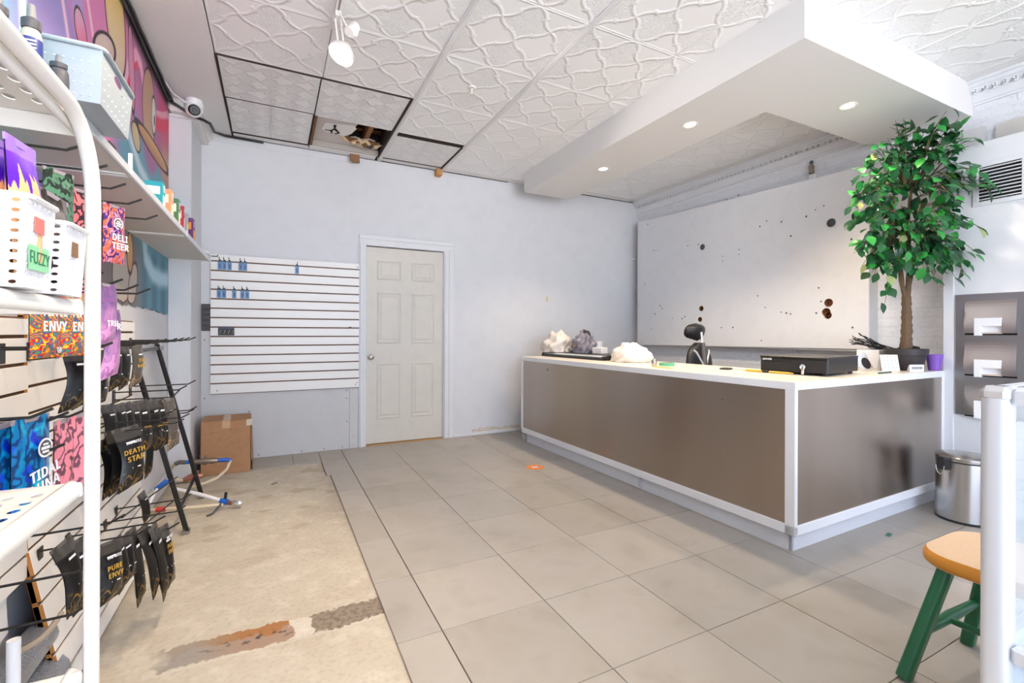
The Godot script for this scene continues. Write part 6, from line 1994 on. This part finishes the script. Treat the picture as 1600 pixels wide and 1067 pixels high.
func plant() -> void:
	var H := 0.905
	var o := thing("potted_fig_tree", "artificial fig tree with a knobbly trunk in a black pot on the counter", "plant", Vector3(3.962, H, -1.682))
	obj("pot", MB.new().lathe([Vector2(0, 0.0), Vector2(0.088, 0.0), Vector2(0.092, 0.004), Vector2(0.112, 0.105), Vector2(0.122, 0.108), Vector2(0.126, 0.148), Vector2(0.120, 0.150), Vector2(0.114, 0.125), Vector2(0, 0.122)], 36), mat(rgb(52, 48, 50), 0.5), o)
	var bark := tex_mat(ramp_tex(256, 0.05, 91, [rgb(66, 50, 36), rgb(110, 88, 66), rgb(134, 110, 84), rgb(82, 65, 48)]), 0.85)
	tri_uv(bark, Vector3(5, 9, 5))
	bump(bark, M.fine, 0.6)
	var knob := func(pts: Array, r0: float, r1: float, n: int) -> Array:
		var curve := Curve3D.new()
		for i in pts.size():
			var tan := Vector3.ZERO
			if i > 0 and i < pts.size() - 1:
				tan = (pts[i + 1] - pts[i - 1]) * 0.18
			curve.add_point(pts[i], -tan, tan)
		var c := []
		var rr := []
		for i in n + 1:
			var t := float(i) / n
			c.append(curve.sample_baked(curve.get_baked_length() * t))
			rr.append(lerpf(r0, r1, t) * (1.0 + 0.10 * sin(i * 2.4) + 0.06 * sin(i * 5.1)))
		return [c, rr]
	var trunk: Array = knob.call([Vector3(0, 0.11, 0), Vector3(0.012, 0.30, 0.0), Vector3(0.005, 0.52, 0.0)], 0.036, 0.026, 22)
	var tr := obj("trunk", MB.new().tube(trunk[0], trunk[1], 12), bark, o)
	for b in [[[Vector3(0.005, 0.50, 0), Vector3(0.03, 0.68, 0.01), Vector3(0.028, 0.90, 0.0), Vector3(0.02, 1.05, 0.0), Vector3(0.03, 1.30, 0.02)], 0.021, 0.008], [[Vector3(0.0, 0.50, 0), Vector3(-0.035, 0.60, -0.01), Vector3(-0.05, 0.80, -0.02), Vector3(-0.11, 0.95, -0.03), Vector3(-0.15, 1.20, 0.0)], 0.017, 0.006], [[Vector3(-0.05, 0.80, -0.02), Vector3(-0.02, 0.92, 0.03), Vector3(0.0, 1.15, 0.08)], 0.010, 0.005]]:
		var k: Array = knob.call(b[0], b[1], b[2], 16)
		obj("branch", MB.new().tube(k[0], k[1], 9), bark, tr)
	# leaves: shared shapes in a few tones, each leaf its own piece; set along drooping twigs inside the crown
	var kinds := []
	for i in 5:
		kinds.append(leaf_mesh(300 + i))
	var tones := []
	for c in [[rgb(26, 82, 44), 6], [rgb(34, 96, 52), 6], [rgb(20, 66, 40), 6], [rgb(44, 140, 58), 3], [rgb(108, 176, 62), 1], [rgb(150, 160, 110), 1]]:
		var m := mat(c[0], 0.32)
		m.backlight_enabled = true
		m.backlight = Color(0.12, 0.22, 0.08)
		for n in c[1]:
			tones.append(m)
	var r := RandomNumberGenerator.new()
	r.seed = 44
	var right := Vector3(0.892, 0, 0.452)
	var fwd := Vector3(0.452, 0, -0.892)
	var placed := 0
	var rest := []
	var twigs := MB.new()
	var base: Vector3 = o.position
	var tips := []
	# crown: rounded mass, broader above; plus a few twigs that hang out of it
	for i in 150:
		var a := r.randf() * TAU
		var hgt := r.randf_range(0.60, 1.70)
		var wide := 0.47 * sqrt(clampf(1.0 - pow((hgt - 1.16) / 0.66, 2.0), 0.0, 1.0))
		var rad := wide * sqrt(r.randf_range(0.03, 1.0))
		tips.append([Vector3(0, 0, 0) + right * cos(a) * rad * 1.12 + fwd * sin(a) * rad * 0.62 - fwd * 0.13 + Vector3(0, hgt, 0), 0])
	for t in [[-0.46, 1.02], [-0.44, 0.80], [-0.43, 1.38], [-0.40, 1.24], [0.40, 1.30], [0.42, 1.06], [0.36, 0.92], [0.30, 1.62], [0.16, 1.68], [0.05, 1.62], [-0.30, 0.68], [-0.16, 0.56], [-0.22, 0.44], [0.14, 0.62], [0.18, 0.74], [0.26, 0.84], [-0.02, 0.66]]:
		tips.append([right * t[0] - fwd * r.randf_range(0.02, 0.10) + Vector3(0, t[1], 0), 1])
	for t in tips:
		var tip: Vector3 = t[0]
		var root := Vector3(tip.x * 0.25, minf(tip.y + 0.10, 1.30) if tip.y > 0.85 else 0.92, tip.z * 0.25)
		var mid := root.lerp(tip, 0.6) + Vector3(0, 0.07, 0)
		for q in [tip, mid]:
			pass
		tip = keep_clear(base, tip)
		mid = keep_clear(base, mid)
		twigs.tube([root, mid, tip], [0.0035, 0.0025, 0.0012], 5, false)
		var n := 6 if t[1] == 0 else 7
		for k in n:
			var s := 0.40 + 0.62 * (k + r.randf() * 0.6) / n
			var p := root.lerp(mid, s * 1.6) if s < 0.6 else mid.lerp(tip, (s - 0.6) / 0.4)
			p = keep_clear(base, p + Vector3(r.randf_range(-0.02, 0.02), r.randf_range(-0.015, 0.015), r.randf_range(-0.02, 0.02)))
			var outw := (tip - root).normalized()
			var d := (outw * 0.5 + Vector3(r.randf_range(-1, 1), r.randf_range(-1.3, 0.1), r.randf_range(-1, 1)) - fwd * 0.25).normalized()
			var sz := r.randf_range(0.062, 0.092)
			var end := base + p + d * sz
			if end.y > 2.675 or end.x > (4.14 if end.z > -1.60 else 4.23):
				d = (d - Vector3(0.9, 0.5, 0)).normalized()
			var up := (Vector3.UP + Vector3(r.randf_range(-0.6, 0.6), 0, r.randf_range(-0.6, 0.6)) - fwd * 0.7).normalized()
			var x := up.cross(d).normalized()
			var tfm := Transform3D(Basis(x, d.cross(x), d).scaled_local(Vector3.ONE * sz), p)
			if placed < 300:
				obj("leaf", kinds[r.randi() % 5], tones[r.randi() % tones.size()], o, tfm)
				placed += 1
			else:
				rest.append(tfm)
	obj("twigs", twigs, mat(rgb(96, 84, 58), 0.8), o).set_meta("kind", "stuff")
	for g in 4:
		var share := []
		for i in range(g, rest.size(), 4):
			share.append(rest[i])
		var mm := MultiMesh.new()
		mm.transform_format = MultiMesh.TRANSFORM_3D
		mm.mesh = kinds[g]
		mm.instance_count = share.size()
		for i in share.size():
			mm.set_instance_transform(i, share[i])
		var mi := MultiMeshInstance3D.new()
		mi.name = uniq(o, "foliage")
		mi.multimesh = mm
		mi.material_override = tones[[0, 7, 13, 18][g]]
		mi.set_meta("kind", "stuff")
		o.add_child(mi, true)


func keep_clear(base: Vector3, p: Vector3) -> Vector3:
	var w := base + p
	w.x = minf(w.x, 4.09 if w.z > -1.62 else 4.18)
	w.y = minf(w.y, 2.655)
	if w.z < -2.0:
		w.x = minf(w.x, 4.16)
	return w - base


# ------------------------------------------------------------------ perforated white rack close by on the left
func foreground_rack() -> void:
	var o := thing("shelf_rack", "white metal rack with perforated shelves close by at the left edge", "rack")
	var xf := -0.295
	var zb := -1.10
	var xb := -0.64
	var zn := -0.25
	# frame: front post bends over into a rail running back towards us
	for x in [xf, xb]:
		for zz in [[zb, 1.0], [zn, -1.0]]:
			var pts := [Vector3(x, 0, zz[0]), Vector3(x, 1.395, zz[0])]
			for i in range(1, 8):
				var a := PI / 2 * i / 7.0
				pts.append(Vector3(x, 1.395 + 0.13 * sin(a), zz[0] + zz[1] * 0.13 * (1 - cos(a))))
			pts.append(Vector3(x, 1.525, (zb + zn) / 2))
			obj("frame_post", MB.new().tube(pts, 0.0115, 14), M.white_metal, o)
	for y in [1.530, 1.215, 0.893, 0.560, 0.20]:
		var sh := MB.new()
		var x0 := xb + 0.012
		var x1 := xf - 0.010
		var z0 := zb + 0.006
		var z1 := zn - 0.006
		sh.perf(func(u, v): return Vector3(lerpf(x0, x1 - 0.02, u), y, lerpf(z1, z0 + 0.02, v)), 9, 22, 0.44, 0.62, Vector3(0, 0.0015, 0), 12, func(i, j): return j > 20)
		var s := obj("shelf", sh, M.white_metal, o)
		var lip := MB.new()
		# rolled lip: front (along z) and the end (along x)
		var prof := PackedVector2Array()
		for i in 7:
			var a := PI / 2 * i / 6.0
			prof.append(Vector2(0.018 * sin(a), -0.018 + 0.018 * cos(a)))
		prof.append(Vector2(0.018, -0.026))
		prof.append(Vector2(0.010, -0.028))
		prof.append(Vector2(0.010, -0.016))
		prof.append(Vector2(0.0, -0.003))
		lip.prism(prof, z1 - z0, Transform3D(Basis.IDENTITY, Vector3(x1 - 0.02, y + 0.0, z0)), true)
		obj("front_lip", lip, M.white_metal, s)
		var lip2 := MB.new()
		lip2.prism(prof, x1 - x0, Transform3D(Basis(Vector3(0, 0, -1), Vector3.UP, Vector3(1, 0, 0)), Vector3(x0, y, z0 + 0.02)), true)
		obj("end_lip", lip2, M.white_metal, s)
	rack_goods()


func rack_goods() -> void:
	var y := 1.217
	var names := ["white perforated plastic basket with a green tape label on the second rack shelf", "white perforated plastic basket beside the post, filled with dark pouches"]
	for k in 2:
		var zc: float = [-0.892, -1.022][k]
		var b := thing("small_basket", names[k], "basket", Vector3(-0.375, y, zc))
		var W := 0.15
		var L := 0.082
		var H: float = [0.122, 0.112][k]
		var wall := func(side: int): return func(u, v):
			var fl: float = 1.0 + 0.08 * v
			var c := [Vector2(-1, 1), Vector2(1, 1), Vector2(1, -1), Vector2(-1, -1)]
			var p: Vector2 = c[side].lerp(c[(side + 1) % 4], u)
			return Vector3(p.x * W / 2 * fl, H * v, p.y * L / 2 * fl)
		for s in 4:
			var nrm: Vector3 = [Vector3(0, 0, 1), Vector3(1, 0, 0), Vector3(0, 0, -1), Vector3(-1, 0, 0)][s] * 0.002
			obj("side", MB.new().perf(wall.call(s), 7 if s % 2 == 0 else 6, 9, 0.42, 0.42, nrm, 8), M.white_plastic, b)
		var rim := []
		for p in rounded_rect(W * 1.08 + 0.006, L * 1.08 + 0.006, 0.012, 4):
			rim.append(Vector3(p.x, H, p.y))
		rim.append(rim[0])
		obj("rim", MB.new().tube(rim, 0.0036, 8, false), M.white_plastic, b)
		obj("base", MB.new().bx(-W / 2, W / 2, 0, 0.003, -L / 2, L / 2), M.white_plastic, b)
		if k == 0:
			var lab := obj("tape_label", MB.new().box(Vector3.ZERO, Vector3(0.062, 0.034, 0.0006), 0, Transform3D(Basis(Vector3.UP, PI / 2), Vector3(0.0795, 0.042, 0.006))), mat(rgb(142, 212, 164), 0.6), b)
			tag_label(lab, "green tape with handwriting")
			letters(lab, "FUZZY", 0.016, mat(rgb(44, 110, 72), 0.6), Transform3D(Basis(Vector3.UP, PI / 2), Vector3(0.0802, 0.042, 0.006)), "handwriting", false)
			obj("window_card", MB.new().box(Vector3.ZERO, Vector3(0.03, 0.022, 0.0006), 0, Transform3D(Basis(Vector3.UP, PI / 2), Vector3(0.0805, 0.088, 0.008))), mat(rgb(216, 118, 112), 0.5), b)
		else:
			obj("window_card", MB.new().box(Vector3.ZERO, Vector3(0.024, 0.024, 0.0006), 0, Transform3D(Basis(Vector3.UP, PI / 2), Vector3(0.0805, 0.075, 0.006))), mat(rgb(132, 96, 60), 0.5), b)
	# upright pouches inside: violet ones in the first basket, silver ones in the second
	for i in 7:
		pouch("drip", Vector3(-0.318 - 0.019 * i, y + 0.205 - 0.002 * (i % 3), -0.892 + 0.002 * (i % 2)), 0.074, 0.195, 86 - 3 * (i % 3), "violet and peach drip-patterned pouch standing in the labelled basket, %s from the front" % ordinal(i), "drip-patterned pouches in the labelled basket", 0, -3 + (i % 2) * 4.0)
	for i in 4:
		pouch("silver", Vector3(-0.325 - 0.03 * i, y + 0.165 - 0.006 * (i % 2), -1.02 + 0.006 * i), 0.062, 0.15, 70 - 14 * i, "dark silver pouch tilting in the basket beside the post, %s from the front" % ordinal(i), "dark pouches in the basket beside the post", -14 + 5.0 * i, -6)


# ------------------------------------------------------------------ front right: display case, stool, bin
func front_right() -> void:
	var o := thing("display_case", "aluminium-framed glass display case at the right edge, close to the camera", "display case")
	var x0 := 1.032
	var x1 := 2.05
	var z0 := -0.315
	var z1 := 0.20
	var top := 1.075
	for p in [[x0, z0], [x1, z0], [x0, z1], [x1, z1]]:
		var ps := MB.new().prism(rounded_rect(0.036, 0.036, 0.012, 4), top - 0.018, Transform3D(Basis(Vector3(1, 0, 0), Vector3(0, 0, -1), Vector3(0, 1, 0)), Vector3(p[0], 0, p[1])), true)
		obj("post", ps, M.alu, o)
		obj("corner_cap", MB.new().box(Vector3(p[0], top - 0.012, p[1]), Vector3(0.038, 0.026, 0.038), 0.008), M.chrome, o)
	for y in [top - 0.014, 0.66]:
		obj("rail", MB.new().bx(x0 + 0.018, x1 - 0.018, y - 0.014, y + 0.014, z0 - 0.014, z0 + 0.014, 0.005), M.alu, o)
		obj("rail", MB.new().bx(x0 + 0.018, x1 - 0.018, y - 0.014, y + 0.014, z1 - 0.014, z1 + 0.014, 0.005), M.alu, o)
		obj("rail", MB.new().bx(x0 - 0.014, x0 + 0.014, y - 0.014, y + 0.014, z0 + 0.018, z1 - 0.018, 0.005), M.alu, o)
		obj("rail", MB.new().bx(x1 - 0.014, x1 + 0.014, y - 0.014, y + 0.014, z0 + 0.018, z1 - 0.018, 0.005), M.alu, o)
	for g in [[x0 - 0.002, x0 + 0.002, z0 + 0.016, z1 - 0.016], [x1 - 0.002, x1 + 0.002, z0 + 0.016, z1 - 0.016], [x0 + 0.016, x1 - 0.016, z0 - 0.002, z0 + 0.002], [x0 + 0.016, x1 - 0.016, z1 - 0.002, z1 + 0.002]]:
		obj("glass_pane", MB.new().bx(g[0], g[1], 0.674, top - 0.028, g[2], g[3]), M.glass, o)
	obj("glass_top", MB.new().bx(x0 + 0.014, x1 - 0.014, top - 0.004, top, z0 + 0.014, z1 - 0.014), M.glass, o)
	obj("base_cabinet", MB.new().bx(x0 + 0.01, x1 - 0.01, 0.04, 0.648, z0 + 0.01, z1 - 0.01, 0.004), mat(rgb(216, 228, 236), 0.4), o)
	# stool
	var s := thing("wooden_stool", "small stool with a worn orange-edged wooden seat and green painted legs", "stool", Vector3(2.16, 0, -0.60))
	var seat := rounded_rect(0.40, 0.44, 0.11, 8)
	var t := Transform3D(Basis(Vector3(1, 0, 0), Vector3(0, 0, -1), Vector3(0, 1, 0)), Vector3(0, 0.375, 0))
	var inner := PackedVector2Array()
	for p in seat:
		inner.append(p * 0.955)
	var sm := MB.new()
	sm.prism(inner, 0.046, t, true)
	var edge := MB.new()
	edge.sm(1)
	var rings := [[0.95, 0.0], [0.99, 0.008], [1.0, 0.020], [0.99, 0.036], [0.955, 0.0455]]
	for k in rings.size() - 1:
		for i in seat.size():
			var a := seat[i]
			var b := seat[(i + 1) % seat.size()]
			edge.quad(t * Vector3(a.x * rings[k][0], a.y * rings[k][0], rings[k][1]), t * Vector3(b.x * rings[k][0], b.y * rings[k][0], rings[k][1]), t * Vector3(b.x * rings[k + 1][0], b.y * rings[k + 1][0], rings[k + 1][1]), t * Vector3(a.x * rings[k + 1][0], a.y * rings[k + 1][0], rings[k + 1][1]))
	tag_label(obj("seat", sm, M.worn_wood, s), "worn pale wooden seat top")
	tag_label(obj("seat_edge", edge, M.varnish, s), "orange varnished rim")
	var feet := [Vector3(-0.272, 0, -0.205), Vector3(0.16, 0, -0.19), Vector3(0.20, 0, 0.19), Vector3(-0.25, 0, 0.20)]
	var tops := [Vector3(-0.135, 0.378, -0.14), Vector3(0.13, 0.378, -0.12), Vector3(0.13, 0.378, 0.14), Vector3(-0.12, 0.378, 0.14)]
	var at := func(i: int, h: float) -> Vector3: return feet[i].lerp(tops[i], h / 0.378)
	for i in 4:
		var d: Vector3 = (tops[i] - feet[i]).normalized()
		var x := Vector3(0, 0, 1).cross(d).normalized()
		var lt := Transform3D(Basis(x, d.cross(x), d).orthonormalized(), feet[i] + d * 0.004)
		obj("leg", MB.new().prism(rounded_rect(0.046, 0.040, 0.012, 3), feet[i].distance_to(tops[i]), lt), M.green_paint, s)
	obj("stretcher", MB.new().tube([at.call(0, 0.155), at.call(0, 0.165).lerp(at.call(1, 0.17), 0.5), at.call(1, 0.175)], [0.014, 0.019, 0.013], 10), M.green_paint, s)
	obj("stretcher", MB.new().tube([at.call(3, 0.155), at.call(3, 0.155).lerp(at.call(2, 0.155), 0.5), at.call(2, 0.155)], [0.014, 0.019, 0.013], 10), M.green_paint, s)
	obj("stretcher", MB.new().tube([at.call(0, 0.16).lerp(at.call(1, 0.17), 0.42), at.call(3, 0.155).lerp(at.call(2, 0.155), 0.42)], 0.011, 10), M.green_paint, s)
	obj("stretcher", MB.new().tube([at.call(1, 0.155), at.call(2, 0.155)], 0.010, 10), M.green_paint, s)
	# pedal bin
	var b := thing("pedal_bin", "round brushed steel pedal bin standing on the floor at the end of the counter", "bin", Vector3(3.86, 0, -1.33), deg_to_rad(-26.9))
	var r := 0.138
	obj("body", MB.new().lathe([Vector2(0, 0.012), Vector2(r, 0.012), Vector2(r, 0.366), Vector2(0, 0.366)], 48), M.bin_steel, b)
	obj("base_ring", MB.new().lathe([Vector2(0, 0), Vector2(r + 0.001, 0), Vector2(r + 0.003, 0.004), Vector2(r + 0.002, 0.014), Vector2(0, 0.014)], 48), M.black_plastic, b)
	obj("rim", MB.new().lathe([Vector2(0, 0.366), Vector2(r - 0.002, 0.366), Vector2(r - 0.002, 0.374), Vector2(0, 0.374)], 48), M.black_plastic, b)
	obj("lid", MB.new().lathe([Vector2(0, 0.374), Vector2(r + 0.001, 0.374), Vector2(r + 0.002, 0.377), Vector2(r + 0.002, 0.396), Vector2(r - 0.004, 0.402), Vector2(r * 0.6, 0.410), Vector2(0, 0.414)], 48), M.bin_steel, b)
	var hdir := -1.0
	var hg := obj("hinge", MB.new().box(Vector3(hdir * (r + 0.012), 0.355, 0.02), Vector3(0.05, 0.075, 0.055), 0.008), M.black_plastic, b)
	var loop := []
	for i in 13:
		var a := PI * i / 12.0
		loop.append(Vector3(hdir * (r + 0.036), 0.345 - 0.055 * sin(a), 0.02 + 0.028 * cos(a)))
	obj("carry_ring", MB.new().tube(loop, 0.0028, 7), M.chrome, hg)
	tag(obj("cable_end", MB.new().tube([Vector3(4.12, 0.008, -1.50), Vector3(4.06, 0.012, -1.49), Vector3(4.03, 0.008, -1.475)], 0.008, 8), M.white_plastic), "short white cable end on the floor by the counter's right foot", "cable")
